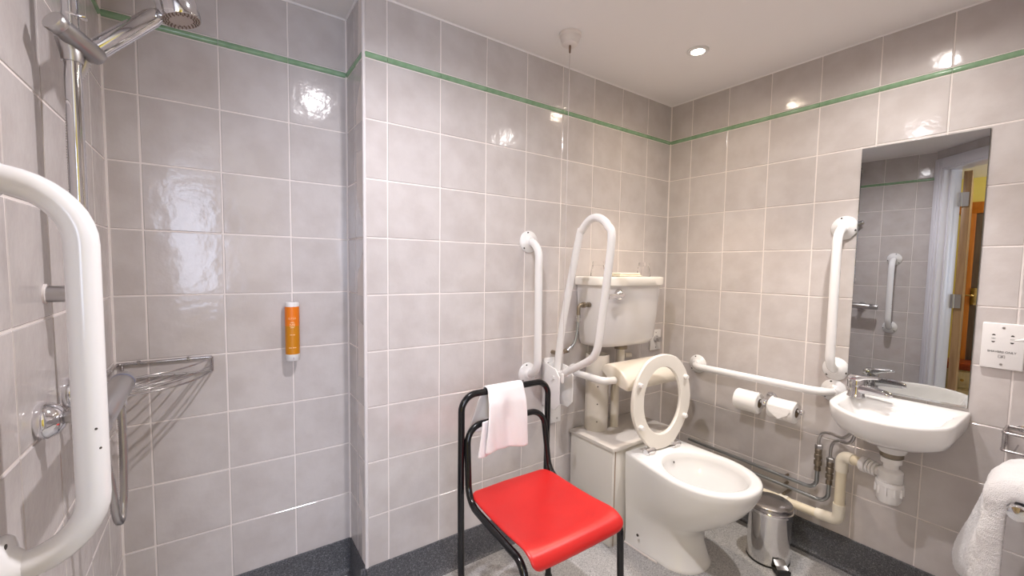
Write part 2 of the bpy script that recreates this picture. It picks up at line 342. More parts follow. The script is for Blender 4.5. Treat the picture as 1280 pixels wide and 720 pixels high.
# corner bead on the outer corner, sealant beads in inner corners and under the ceiling
struct(MB().tube([(XJ + 0.002, 0.001, 0.137), (XJ + 0.002, 0.001, H)], 0.0065, 10).build('trim_1', BEAD))
for i, (x, y) in enumerate(((0, 0), (XL, YS), (XJ, YS))):
    struct(MB().tube([(x, y, 0.137), (x, y, H)], 0.005, 8).build('trim_%d' % (i + 2), GROUT))
def line(a, b): return MB().tube([(*a, H), (*b, H)], 0.0045, 8)
for i, (a, b) in enumerate((((XL, YC), (XL, YS)), ((XL, YS), (XJ, YS)), ((XJ, YS), (XJ, 0)), ((XJ, 0), (0, 0)), ((0, 0), (0, YF)))):
    struct(line(a, b).build('trim_%d' % (i + 5), CEIL))

# ------------------------------------------------------------------ ceiling fittings
for (x, y), lab in ((LIGHT1, 'small round white downlight, lit, in the ceiling near the tiled corner'), (LIGHT2, 'small round white downlight in the ceiling above the basin'), (LIGHT3, 'small round white downlight in the ceiling by the shower')):
    t = thing('downlight', lab, 'ceiling light', (x, y, H), 'recessed ceiling downlights')
    MB().lathe([(0.026, 0.0), (0.028, -0.006), (0.040, -0.006), (0.043, -0.003), (0.043, 0)], (x, y, H), seg=32, cap0=False, cap1=False).build('bezel', WPLA, t)
    MB().lathe([(0.027, 0.0), (0.0, 0.0)], (x, y, H - 0.0035), seg=24, cap0=False, cap1=False).build('bulb', glow('lit bulb', (1.0, 0.86, 0.62), 14.0), t)
t = thing('pull_cord_switch', 'round white ceiling pull cord switch with thin white cord hanging down the wall', 'switch', (-0.955, -0.215, H))
MB().lathe([(0.043, 0), (0.043, -0.010), (0.038, -0.013), (0.037, -0.024), (0.033, -0.028), (0.031, -0.040), (0.027, -0.043), (0.0, -0.043)], (-0.955, -0.215, H), seg=32, cap0=False).build('housing', mat('aged white plastic', (0.80, 0.74, 0.71), 0.4), t)
MB().lathe([(0.0, 0), (0.004, -0.002), (0.005, -0.008), (0.0035, -0.03), (0.0, -0.032)], (-0.955, -0.215, H - 0.041), seg=10).build('cord_cap', mat('brown cord end', (0.24, 0.16, 0.12), 0.5), t)
MB().tube([(-0.955, -0.215, H - 0.075), (-0.955, -0.215, 0.80)], 0.0013, 8).build('cord', mat('white cord', (0.62, 0.57, 0.56), 0.7), t)
MB().lathe([(0.0, 0), (0.006, -0.004), (0.008, -0.03), (0.005, -0.04), (0.0, -0.042)], (-0.955, -0.215, 0.80), seg=12).build('cord_weight', WPLA, t)

# ------------------------------------------------------------------ grab rails
def flange(p, axis, parent, r=0.048):
    f_ = MB().lathe([(r, 0), (r, 0.004), (r - 0.003, 0.008), (0.030, 0.012), (0.025, 0.018), (0.019, 0.024), (0.0, 0.024)], p, axis, 32).build('wall_flange', ENAMEL, parent)
    a = Vector(axis).normalized(); s1 = Vector((0, 0, 1)) if abs(a.z) < 0.5 else Vector((1, 0, 0)); s2 = a.cross(s1)
    for k in range(3):
        an = 2 * PI * k / 3 + 0.25; c_ = Vector(p) + a * 0.0085 + (s1 * math.cos(an) + s2 * math.sin(an)) * (r - 0.008)
        h_ = MB().lathe([(0.0042, 0), (0.0042, 0.0012), (0.0, 0.0016)], c_, a, 10, cap1=False).build('screw', HOLE); put(h_, f_)
    return f_
def rail(name, label, p0, p1, axis, off, r=0.0170, bend=0.072):
    a = Vector(axis); t = thing(name, label, 'grab rail', p0, 'white wall-mounted grab rails')
    P0, P1 = Vector(p0), Vector(p1)
    path = fillet([P0 + a * 0.003, P0 + a * off, P1 + a * off, P1 + a * 0.003], bend, 10)
    MB().tube(path, r, 20).build('tube', ENAMEL, t); flange(P0, a, t); flange(P1, a, t); return t
bar0 = rail('grab_rail', 'white vertical grab rail on the left wall, largest and nearest the shower riser', (XL, -0.644, 1.338), (XL, -0.644, 0.798), (1, 0, 0), 0.096, 0.0195, 0.085)
for z, an, hh in ((0.985, -64, 0.0045), (0.955, -52, 0.0022)):     # small chips in the enamel
    q = Vector((math.cos(math.radians(an)), math.sin(math.radians(an)), 0)); c = Vector((XL + 0.096, -0.644, z))
    MB().lathe([(0.0019, 0), (0.0016, 0.0004), (0, 0.0005)], c + q * 0.0194, q, 8, cap1=False).build('paint_chip', HOLE, bar0)
rail('grab_rail', 'white vertical grab rail on the back wall left of the cistern', (-0.980, 0, 1.340), (-0.975, 0, 0.757), (0, -1, 0), 0.075)
rail('grab_rail', 'white vertical grab rail on the right wall beside the mirror', (0, -0.847, 1.410), (0, -0.847, 0.828), (-1, 0, 0), 0.072)
rail('grab_rail', 'white horizontal grab rail above the toilet paper rolls', (0, -0.224, 0.727), (0, -0.846, 0.734), (-1, 0, 0), 0.070)

# fold-up support rail
t = thing('fold_up_rail', 'white hinged support rail folded upright in a tall loop beside the cistern', 'grab rail', (-0.85, 0, 0.7))
MB().box((-0.885, -0.006, 0.50), (-0.775, 0, 0.815)).build('wall_plate', ENAMEL, t, bevel=0.004)
mbk = MB()
for x0, x1 in ((-0.893, -0.886), (-0.815, -0.808)):
    pr_ = [(0, 0.60), (-0.09, 0.60), (-0.12, 0.63), (-0.12, 0.75), (-0.09, 0.785), (0, 0.80)]
    mbk.rings([[(x, y - 0.004, z) for y, z in pr_] for x in (x0, x1)])
mbk.box((-0.886, -0.02, 0.60), (-0.815, -0.006, 0.79)); mbk.build('bracket', ENAMEL, t, bevel=0.002)
MB().tube([(-0.90, -0.085, 0.745), (-0.80, -0.085, 0.745)], 0.009, 12).build('pivot_pin', ENAMEL, t)
for p in ((-0.86, 0.79), (-0.86, 0.52), (-0.80, 0.79), (-0.80, 0.52)):
    MB().lathe([(0.005, 0), (0.005, 0.002), (0, 0.003)], (p[0], -0.006, p[1]), (0, -1, 0), 10).build('screw', SATIN, t)
lp = [(-0.850, -0.055, 0.745), (-0.850, -0.090, 0.98), (-0.850, -0.178, 1.345), (-0.850, -0.20, 1.39), (-0.850, -0.245, 1.428), (-0.850, -0.295, 1.430), (-0.850, -0.343, 1.395), (-0.850, -0.363, 1.33), (-0.850, -0.323, 1.02), (-0.850, -0.311, 0.935), (-0.850, -0.295, 0.885), (-0.850, -0.255, 0.845), (-0.850, -0.105, 0.763), (-0.850, -0.070, 0.745)]
MB().tube(catmull(lp, 6), 0.0160, 20).build('rail_loop', ENAMEL, t)

# padded back support behind the toilet
t = thing('back_support', 'cream padded back support on a white wall bar, behind the raised toilet seat', 'back support', (-0.70, 0, 0.725))
flange((-0.700, 0, 0.727), (0, -1, 0), t, 0.041)
MB().tube(fillet([(-0.70, -0.003, 0.727), (-0.70, -0.215, 0.727), (-0.35, -0.215, 0.727)], 0.045, 8), 0.0165, 18).build('support_bar', ENAMEL, t)
prof = []
A_, B_ = Vector((-0.125, 0.758)), Vector((-0.285, 0.690)); md = (A_ + B_) / 2; ch_ = (B_ - A_); nn = Vector((-ch_.y, ch_.x)).normalized()
if nn.y < 0: nn = -nn
for k in range(25):
    th = PI * k / 24; prof.append(md - ch_ / 2 * math.cos(th) + nn * 0.062 * math.sin(th) ** 0.8)
for k in range(1, 6): prof.append(B_ + (A_ - B_) * k / 6 - nn * 0.012 * math.sin(PI * k / 6))
def psec(x, s): return [(x, md.x + (p.x - md.x) * s, md.y + 0.01 + (p.y - md.y - 0.01) * s) for p in prof]
MB().rings([psec(-0.640, 0.90), psec(-0.636, 0.965), psec(-0.628, 1.0), psec(-0.24, 1.0), psec(-0.232, 0.965), psec(-0.228, 0.90)]).build('cushion', PADM, t, angle=50)

# ------------------------------------------------------------------ boxing, pipes, cistern
t = thing('pipe_boxing', 'off-white laminate pipe boxing box behind the toilet pan', 'box', (-0.48, -0.14, 0))
MB().box((-0.695, -0.262, 0.0), (-0.270, -0.012, 0.432)).build('carcass', BOXM, t, bevel=0.002)
MB().box((-0.712, -0.280, 0.0), (-0.695, -0.012, 0.432)).build('side_panel', BOXM, t, bevel=0.0015)
MB().box((-0.693, -0.279, 0.0), (-0.270, -0.263, 0.432)).build('front_panel', BOXM, t, bevel=0.0015)
MB().box((-0.718, -0.286, 0.433), (-0.264, -0.008, 0.450)).build('top_panel', BOXT, t, bevel=0.002)
MB().box((-0.697, -0.2815, 0.0), (-0.693, -0.2785, 0.433)).build('panel_joint', EDGE, t)
t = thing('soil_pipe', 'wide off-white vertical pipe with three small dark holes, standing on the boxing', 'pipe', (-0.60, -0.066, 0.45))
PIPEW = mat('off-white pipe', (0.68, 0.63, 0.57), 0.35)
MB().lathe([(0.056, 0), (0.056, 0.365), (0.052, 0.367), (0.050, 0.36), (0.050, 0.20), (0.0, 0.20)], (-0.60, -0.066, 0.45), seg=36, cap1=False).build('tube', PIPEW, t)
for z in (0.50, 0.585, 0.67):
    dr = Vector((-0.66, -0.75, 0)).normalized(); MB().lathe([(0.0035, 0), (0.0035, 0.0008), (0, 0.001)], Vector((-0.60, -0.066, z)) + dr * 0.0560, dr, 10, cap1=False).build('hole', HOLE, t)
t = tag(MB().tube(fillet([(-0.475, -0.10, 0.857), (-0.475, -0.10, 0.74), (-0.508, -0.10, 0.65), (-0.508, -0.10, 0.451)], 0.06, 8), 0.021, 18).build('flush_pipe', PIPEW), 'white bent flush pipe from the cistern down into the boxing', 'pipe')
put(MB().lathe([(0.032, 0), (0.032, 0.014), (0.027, 0.02), (0.0225, 0.02)], (-0.475, -0.10, 0.836), seg=24, cap1=False).build('pipe_nut', BRASS), t)
put(MB().tube([(-0.452, -0.10, 0.80), (-0.405, -0.10, 0.795)], 0.014, 14).build('side_outlet', PIPEW), t)

CX = -0.452
def dsec(z, hw, dep, rc=0.10, n=10, back=-0.006):
    # D plan: flat back at the wall, bowed front
    pts = []
    m = 36
    for k in range(m + 1):
        a = PI * k / m; cx, sx = math.cos(a), math.sin(a)
        x = hw * math.copysign(abs(cx) ** 0.42, cx); y = -dep * (0.80 * abs(sx) ** 0.42 + 0.20 * (1 - (x / hw) ** 2))
        pts.append((CX + x, back + y, z))
    return pts
t = thing('cistern', 'white porcelain toilet cistern with chrome lever on the back wall', 'cistern', (CX, 0, 0.86))
MB().rings([dsec(0.868, 0.170, 0.12), dsec(0.858, 0.185, 0.135), dsec(0.862, 0.203, 0.155), dsec(0.885, 0.214, 0.170), dsec(1.0, 0.226, 0.180), dsec(1.10, 0.235, 0.186), dsec(1.155, 0.239, 0.188)]).build('tank', PORC2, t, angle=60)
MB().rings([dsec(1.153, 0.246, 0.196), dsec(1.150, 0.250, 0.200), dsec(1.153, 0.253, 0.203), dsec(1.184, 0.253, 0.203), dsec(1.190, 0.249, 0.199), dsec(1.192, 0.242, 0.192)]).build('lid', mat('cistern lid', (0.80, 0.77, 0.72), 0.16), t, angle=45)
fh = MB().lathe([(0.026, 0), (0.026, 0.008), (0.021, 0.018), (0.013, 0.027), (0, 0.029)], (-0.600, -0.185, 1.110), (-0.1, -1, 0), 24).build('flush_lever', CHROME, t)
lm = MB().tube([(-0.60, -0.203, 1.110), (-0.635, -0.209, 1.108), (-0.69, -0.206, 1.104)], [0.011, 0.009, 0.012], 12).build('lever_arm', CHROME); put(lm, fh)
t = thing('fill_valve', 'brass inlet valve and braided hose at the left of the cistern', 'valve', (-0.75, -0.09, 1.03))
MB().lathe([(0.012, 0), (0.012, 0.012), (0.008, 0.014), (0.008, 0.03), (0.013, 0.03), (0.013, 0.045)], (-0.683, -0.085, 1.06), (-1, 0, 0), 14).build('tail_nut', BRASS, t)
MB().tube(fillet([(-0.72, -0.085, 1.06), (-0.752, -0.085, 1.06), (-0.752, -0.085, 1.005)], 0.015), 0.0085, 14).build('elbow', BRASS, t)
MB().lathe([(0.013, 0), (0.013, 0.02), (0.009, 0.022), (0.009, 0.03)], (-0.752, -0.085, 0.985), seg=14).build('hose_nut', SATIN, t)
MB().tube(catmull([(-0.752, -0.085, 0.99), (-0.760, -0.085, 0.93), (-0.772, -0.082, 0.885), (-0.795, -0.078, 0.862)], 6), 0.0065, 12).build('hose', PIPEG, t)
MB().tube([(-0.787, -0.079, 0.869), (-0.806, -0.076, 0.853)], 0.011, 12).build('hose_end', SATIN, t)
MB().tube([(-0.804, -0.076, 0.855), (-0.832, -0.040, 0.838), (-0.832, 0.0, 0.838)], 0.010, 12).build('wall_elbow', BRASS, t)
def tumbler(x, y, lab):
    prof = [(0.034, 0), (0.035, 0.001), (0.0255, 0.066), (0.024, 0.070), (0, 0.070), (0, 0.052), (0.0225, 0.051), (0.0325, 0.002), (0.034, 0)]
    o = tag(MB().lathe(prof, (x, y, 1.1925), seg=32, cap0=False, cap1=False).build('drinking_glass', GLASS), lab, 'glass', 'upturned glasses on the cistern')
tumbler(-0.644, -0.095, 'clear upturned drinking glass at the left end of the cistern lid')
tumbler(-0.315, -0.095, 'clear upturned drinking glass at the right end of the cistern lid')
t = tag(MB().box((-0.555, -0.150, 1.1925), (-0.395, -0.080, 1.2005)).build('folded_cloth', CLOTH, bevel=0.0035, bseg=3), 'cream folded cloth lying flat on the cistern lid', 'cloth')
put(MB().box((-0.548, -0.146, 1.201), (-0.402, -0.082, 1.210)).build('top_fold', CLOTH, bevel=0.004, bseg=3), t)
t = thing('wall_socket', 'small white electrical outlet on the back wall right of the cistern', 'socket', (-0.08, 0, 0.84))
MB().box((-0.128, -0.010, 0.775), (-0.036, 0, 0.888)).build('face_plate', WPLA, t, bevel=0.003)
MB().lathe([(0.019, 0), (0.019, 0.006), (0.014, 0.010), (0.013, 0.03), (0, 0.031)], (-0.082, -0.010, 0.838), (0, -1, 0), 20).build('cable_boss', SATIN, t)
for z in (0.79, 0.873): MB().lathe([(0.003, 0), (0.003, 0.001)], (-0.082, -0.010, z), (0, -1, 0), 8).build('screw', HOLE, t)

# ------------------------------------------------------------------ toilet pan and seat
TX, TY = -0.478, -0.302; TROT = Matrix.Translation((TX, TY, 0)) @ Matrix.Rotation(math.radians(-5), 4, 'Z')
def tw(p): return tuple(TROT @ Vector(p))
NF, NB = 40, 24
def pan_out(z, hwf, hwb, front, yc, back=0.0):
    # local frame: y runs from 0 (back) to -0.52 (front tip)
    pts = []
    for k in range(NF + 1):
        a = PI * k / NF; ca, sa = math.cos(a), math.sin(a)
        pts.append((hwf * math.copysign(abs(ca) ** 0.92, ca), yc - (yc - front) * abs(sa) ** 0.92, z))
    s = [(-hwf, yc), (-hwb, back), (hwb, back), (hwf, yc)]
    n3 = NB // 3
    for (a, b) in zip(s[:-1], s[1:]):
        for k in range(n3):
            t_ = (k + 1) / n3
            x = a[0] + (b[0] - a[0]) * t_; y = a[1] + (b[1] - a[1]) * t_
            if not (b == s[-1] and k == n3 - 1): pts.append((x, y, z))
    return [tw(p) for p in pts]
def pan_in(z, hx, y0, y1):
    cy = (y0 + y1) / 2; hy = (y0 - y1) / 2; pts = []; tot = NF + NB
    for k in range(NF + 1):
        a = PI * k / NF; pts.append((hx * math.cos(a), cy - hy * math.sin(a), z))
    for k in range(1, NB):
        a = PI + PI * k / NB; pts.append((hx * math.cos(a), cy - hy * math.sin(a), z))
    return [tw(p) for p in pts]
outer = [(0.0, .122, .148, -.300, -.17), (.010, .122, .148, -.300, -.17), (.016, .116, .146, -.292, -.17), (.09, .108, .147, -.266, -.16), (.145, .110, .149, -.268, -.16), (.185, .124, .152, -.310, -.18), (.24, .150, .155, -.385, -.21),
         (.30, .172, .158, -.440, -.24), (.345, .184, .160, -.470, -.25), (.385, .190, .161, -.488, -.26), (.410, .191, .162, -.491, -.26), (.418, .188, .160, -.488, -.26), (.421, .180, .156, -.481, -.26)]
inner = [(.421, .158, -.105, -.458), (.417, .150, -.110, -.450), (.395, .146, -.113, -.445), (.370, .143, -.116, -.438), (.352, .128, -.125, -.440), (.30, .112, -.140, -.405), (.24, .085, -.16, -.35), (.19, .05, -.19, -.30)]
t = thing('toilet', 'white floor-standing toilet pan with its seat raised', 'toilet', (TX, TY, 0))
MB().rings([pan_out(*a) for a in outer] + [pan_in(*a) for a in inner], cap0=True, cap1=True).build('pan', PORC, t, angle=70)
MB().lathe([(0.006, 0), (0.006, 0.002), (0, 0.003)], tw((-0.1475, -0.075, 0.075)), (-1, -0.08, 0), 12).build('fixing_hole', HOLE, t)
for x in (-0.02, 0.05): MB().lathe([(0.005, 0), (0.005, 0.002)], tw((x - 0.04, -0.121, 0.385)), (0.3, -1, 0.35), 10).build('rim_hole', HOLE, t)
MB().tube([tw((-0.149, 0.0, 0.003)), tw((-0.140, -0.10, 0.003)), tw((-0.131, -0.17, 0.003))], 0.004, 8).build('sealant', GROUT, t)
# raised seat ring, standing upright against the cushion
SY0, SZ0 = -0.052, 0.432; lean = math.radians(1.5)
def sp(x, v, d): # x across, v up the seat, d towards the front
    return tw((x, SY0 + v * math.sin(lean) - d, SZ0 + v * math.cos(lean)))
so = [(0.060, -0.002), (0.098, 0.030), (0.150, 0.095), (0.180, 0.160), (0.186, 0.225), (0.172, 0.295), (0.140, 0.355), (0.085, 0.402), (0.0, 0.420)]
so = so + [(-x, v) for x, v in so[-2::-1]]
so = catmull([(x, v, 0) for x, v in so], 5, False) + [Vector((-0.060 + 0.120 * k / 13, -0.002 - 0.006 * math.sin(PI * k / 13), 0)) for k in range(1, 13)]
seg = len(so)
cvi, ri, rv = 0.213, 0.116, 0.150
R0 = []; 
for i, p in enumerate(so):
    R0.append((p.x, p.y))
ins = []
for x, v in R0:
    a = math.atan2((v - cvi) / 1.15, x); ins.append((ri * math.cos(a), cvi + rv * math.sin(a)))
def mixp(k): return [(o_[0] + (i_[0] - o_[0]) * k, o_[1] + (i_[1] - o_[1]) * k) for o_, i_ in zip(R0, ins)]
# cross-section of the ring: flat underside faces the room, domed top faces the wall
secs = [(0.0, 0.006), (0.06, 0.012), (0.5, 0.013), (0.94, 0.012), (1.0, 0.006), (1.0, -0.001), (0.90, -0.008), (0.5, -0.012), (0.10, -0.008), (0.0, -0.001)]
rings = [[sp(x, v, d) for x, v in mixp(k)] for k, d in secs]
seat_o = MB().rings(rings, closed=True).build('seat_ring', CREAM, t, angle=50)
for x, v in ((-0.140, 0.115), (-0.148, 0.300), (0.140, 0.125), (0.142, 0.305)):
    c0 = Vector(sp(x, v, 0.012)); c1 = Vector(sp(x, v, 0.030)); o = MB().tube([c0, c0 + (c1 - c0) * 0.8, c1], [0.011, 0.0105, 0.008], 14).build('buffer', WPLA); put(o, seat_o)
for x in (-0.082, 0.082):
    o = MB().tube([sp(x - 0.026, -0.001, 0.014), sp(x + 0.026, -0.001, 0.014)], 0.0145, 16).build('hinge', CHROME, t)
    c = sp(x, 0, 0.0); b = MB().box((c[0] - 0.017, c[1] - 0.030, 0.421), (c[0] + 0.017, c[1] + 0.012, 0.436)).build('hinge_block', WPLA, bevel=0.003); put(b, o)

# ------------------------------------------------------------------ chair and hand towel
CH = Matrix.Translation((-1.250, -0.44, 0)) @ Matrix.Rotation(math.radians(0), 4, 'Z')
def cw(p): return tuple(CH @ Vector(p))
t = thing('stacking_chair', 'black tubular metal chair with a bare red seat, standing before the back wall', 'chair', (-1.25, -0.44, 0))
hw = 0.187
back = fillet([(-hw - 0.005, 0.165, 0.012), (-hw, 0.185, 0.44), (-hw, 0.185, 0.795), (hw, 0.185, 0.795), (hw, 0.185, 0.44), (hw + 0.005, 0.165, 0.012)], 0.055, 10)
MB().tube([cw(p) for p in back], 0.0115, 16).build('back_frame', BLACK, t)
inn = [(-hw - 0.006, -0.205, 0.012), (-hw - 0.002, -0.190, 0.425), (-hw + 0.012, 0.150, 0.437), (-hw + 0.022, 0.185, 0.685), (hw - 0.022, 0.185, 0.685), (hw - 0.012, 0.150, 0.437), (hw + 0.002, -0.190, 0.425), (hw + 0.006, -0.205, 0.012)]
MB().tube([cw(p) for p in fillet(inn, [0.05, 0.07, 0.06, 0.06, 0.07, 0.05], 10)], 0.0112, 16).build('seat_frame', BLACK, t)
for x, y in ((-hw - 0.005, 0.165), (hw + 0.005, 0.165), (-hw - 0.006, -0.205), (hw + 0.006, -0.205)):
    MB().lathe([(0.0145, 0), (0.015, 0.02), (0.0118, 0.024)], cw((x, y, 0)), seg=14).build('foot', BLKP, t)
# seat: slightly dished plywood with a rolled front edge
prof = [(0.165, 0.452), (0.150, 0.451), (0.05, 0.444), (-0.06, 0.442), (-0.13, 0.446), (-0.165, 0.449), (-0.188, 0.447), (-0.204, 0.438), (-0.212, 0.424), (-0.213, 0.405)]
NU = 16; rings = []
def halfw(y): return 0.172 + 0.010 * max(0, min(1, (0.165 - y) / 0.33))
vs = []; fs = []
for i, (y, z) in enumerate(prof):
    for j in range(NU + 1):
        u = -1 + 2 * j / NU; hwid = halfw(y)
        if i == 0: hwid -= 0.03
        if i == len(prof) - 1: hwid -= 0.02
        yy = y + (0.018 * (1 - u * u) if i == 0 else 0.010 * (1 - u * u) if i == 1 else 0)
        vs.append(cw((u * hwid, yy, z + 0.009 * (abs(u) ** 3) * (1 if i < 6 else 0.4))))
n = NU + 1
for i in range(len(prof) - 1):
    for j in range(NU): fs.append((i * n + j, i * n + j + 1, (i + 1) * n + j + 1, (i + 1) * n + j))
so_ = MB().add(vs, fs).build('seat', RED, t)
m_ = so_.modifiers.new('solid', 'SOLIDIFY'); m_.thickness = 0.011; m_.offset = 0
m_ = so_.modifiers.new('sub', 'SUBSURF'); m_.levels = 2; m_.render_levels = 2

def drape(name, mtl, path_fn, nu, nv, thick, sub=1, parent=None):
    vs = [path_fn(i / nu, j / nv) for i in range(nu + 1) for j in range(nv + 1)]; n_ = nv + 1
    fs = [(i * n_ + j, i * n_ + j + 1, (i + 1) * n_ + j + 1, (i + 1) * n_ + j) for i in range(nu) for j in range(nv)]
    o = MB().add(vs, fs).build(name, mtl, parent)
    m1 = o.modifiers.new('solid', 'SOLIDIFY'); m1.thickness = thick; m1.offset = 0
    m2 = o.modifiers.new('sub', 'SUBSURF'); m2.levels = sub; m2.render_levels = sub
    return o
def hand_towel(u, v):
    # u along the hang (front hem -> over the tube -> back hem), v across
    lf, lb, r = 0.205, 0.15, 0.0185; arc = PI * r; L = lf + arc + lb; s = u * L
    x = -1.345 + 0.152 * v
    if s < lf: y, z = -r, -(lf - s)
    elif s < lf + arc: a = (s - lf) / r; y, z = -r * math.cos(a), r * math.sin(a)
    else: y, z = r, -(s - lf - arc)
    drop = max(0, -z); skew = -0.02 * drop / 0.2 if y < 0 else -0.055 * drop / 0.16
    w_ = 0.010 * math.sin(v * 7 + 1.0) * min(1, drop / 0.1) + 0.004 * math.sin(v * 17 + s * 15) * min(1, drop / 0.1)
    yy = -0.255 + y + (-1 if y < 0 else 1) * (0.010 + w_) * min(1, drop / 0.04) * (1 if y < 0 else 0.7)
    return (x + skew * (1 - v) + 0.012 * v * drop / .2 * (1 if y < 0 else 0), yy, 0.795 + z - (0.010 * v if y < 0 else 0) * drop / 0.2)
o = tag(drape('hand_towel', TOWELF, hand_towel, 44, 20, 0.006), 'small white hand towel draped over the black chair back', 'towel')
def towel_layer(u, v):
    x, y, z = hand_towel(u * 0.30 + 0.0, v * 0.35); return (x - 0.024 + 0.004 * u, y - 0.0035 + 0.012, z - 0.012)
lay = drape('under_layer', TOWELF, towel_layer, 18, 8, 0.005); put(lay, o)

# ------------------------------------------------------------------ shower
t = thing('shower_riser', 'chrome vertical shower riser rail on the left wall', 'shower rail', (XL, -0.39, 1.168))
RX, RY = -2.302, -0.398
MB().tube([(RX, RY, 1.14), (RX, RY, 2.08)], 0.0118, 20).build('riser_tube', CHROMED, t)
for z in (1.168, 2.06):
    MB().tube([(XL, RY + 0.008, z), (RX - 0.002, RY + 0.002, z)], 0.0150, 20).build('wall_bracket', SATIN, t)
    MB().lathe([(0.0185, 0), (0.0185, 0.003), (0.0152, 0.004)], (XL, RY + 0.008, z), (1, 0, 0), 24).build('wall_collar', GROUT, t)
s1 = Vector((-2.318, -0.436, 1.638)); s2 = Vector((-2.272, -0.380, 1.610))
ax = (s2 - s1).normalized()
sl = MB().lathe([(0.0165, 0), (0.018, 0.002), (0.018, 0.012), (0.0168, 0.014)], s1, ax, 28).build('slider_knob', SATIN, t)
MB().lathe([(0.0168, 0.014), (0.0168, (s2 - s1).length * 0.98), (0.013, (s2 - s1).length + 0.006), (0, (s2 - s1).length + 0.008)], s1, ax, 28).build('slider_body', mat('worn chrome', (0.40, 0.39, 0.39), 0.3, 1.0), t)
MB().tube([(RX - 0.006, RY, 1.625), (RX, RY, 1.60), (RX, RY, 1.585)], [0.016, 0.0165, 0.0150], 18).build('slider_collar', SATIN, t)
MB().box((RX - 0.004, RY - 0.012, 1.664), (RX + 0.022, RY + 0.004, 1.668)).build('slider_lever', CHROME, t, bevel=0.001)
t = thing('hand_shower', 'chrome stick hand shower with round spray head, held in the riser slider', 'shower head', (-2.27, -0.37, 1.61))
h0 = Vector((-2.279, -0.376, 1.618)); h1 = Vector((-2.186, -0.348, 1.728))
MB().tube([h0 - (h1 - h0) * 0.06, h0, h0 + (h1 - h0) * .9, h1], [0.013, 0.0170, 0.0165, 0.014], 22).build('handle', CHROMED, t)
hc = Vector((-2.146, -0.356, 1.727)); hx = (_U * 1.0 - _R * 0.22 - _F * 0.16).normalized()
hd = MB().lathe([(0.034, 0.0), (0.036, 0.004), (0.0355, 0.03), (0.034, 0.062), (0.022, 0.070), (0, 0.071)], hc, hx, 36, cap0=False).build('spray_head', CHROMED, t)
MB().tube([h0 + (h1 - h0) * .93, h1, hc + hx * 0.035], [0.0125, 0.011, 0.010], 16).build('neck', SATIN, t)
fp = MB().lathe([(0.0, 0.001), (0.030, 0.001), (0.034, 0.0)], hc, hx, 36, cap0=False, cap1=False).build('face_plate', mat('grey rubber face', (0.42, 0.36, 0.33), 0.5), t)
q = Vector((0, 0, 1)).rotation_difference(hx); nz = MB()
for ring, cnt in ((0.0305, 28), (0.0262, 24), (0.0220, 18)):
    for k in range(cnt):
        a = 2 * PI * k / cnt; c = hc + q @ Vector((ring * math.cos(a), ring * math.sin(a), 0.0)); nz.lathe([(0.0014, 0.0008), (0.0010, -0.0016)], c, hx, 6)
z_ = nz.build('nozzles', mat('brown nozzle', (0.16, 0.11, 0.08), 0.5)); put(z_, fp); z_['kind'] = 'stuff'
# bar mixer valve
t = thing('shower_valve', 'chrome bar shower mixer on the left wall behind the white grab rail', 'tap', (XL, -0.36, 0.955))
VX = XL + 0.082
for y, z in ((-0.462, 0.955), (-0.292, 0.962)):
    MB().lathe([(0.030, 0), (0.032, 0.004), (0.031, 0.014), (0.024, 0.026), (0.014, 0.033), (0, 0.034)], (XL, y, z), (1, 0, 0), 32).build('escutcheon', CHROME, t)
    MB().lathe([(0.010, 0.028), (0.010, 0.040), (0.015, 0.041), (0.0158, 0.043), (0.0158, 0.060), (0.012, 0.064)], (XL, y, z), (1, 0, 0), 6).build('union_nut', SATIN, t)
MB().lathe([(0.0, 0), (0.020, 0.001), (0.0215, 0.006), (0.0215, 0.05), (0.020, 0.052), (0.021, 0.055), (0.0215, 0.30), (0.020, 0.306), (0.0205, 0.31), (0.0205, 0.328), (0.018, 0.334), (0, 0.335)], (VX, -0.575, 0.953), (0, 1, 0.04), 32, cap0=False).build('valve_body', SATIN, t)
MB().lathe([(0.0218, 0), (0.0218, 0.008)], (VX, -0.282, 0.9647), (0, 1, 0.04), 32, cap0=False, cap1=False).build('dial_band', mat('blue band', (0.20, 0.24, 0.42), 0.3, 0.6), t)
MB().lathe([(0.008, 0), (0.010, -0.004), (0.010, -0.018), (0.007, -0.02)], (VX, -0.300, 0.942), seg=16).build('hose_outlet', CHROME, t)
hpth = catmull([(VX, -0.300, 0.925), (VX + 0.001, -0.300, 0.84), (VX, -0.301, 0.77), (VX - 0.002, -0.305, 0.71), (VX - 0.005, -0.322, 0.682), (VX - 0.009, -0.338, 0.705), (VX - 0.014, -0.345, 0.78), (-2.305, -0.355, 0.93), (-2.309, -0.368, 1.05), (-2.312, -0.373, 1.30), (-2.312, -0.374, 1.48), (-2.306, -0.372, 1.55), (-2.292, -0.374, 1.585), (h0 - (h1 - h0) * 0.06)], 24)
# ribbed metal hose: rib rings along a constant-step path
dens = []; acc = 0.0; step = 0.0024; prev = hpth[0]; dens.append(prev)
for p in hpth[1:]:
    while (p - prev).length >= step:
        prev = prev + (p - prev).normalized() * step; dens.append(prev.copy())
t2 = tag(MB().tube(dens, [0.0078 if i % 2 else 0.0058 for i in range(len(dens))], 10).build('shower_hose', SATIN, angle=180), 'ribbed metal shower hose looping below the bar mixer', 'hose')
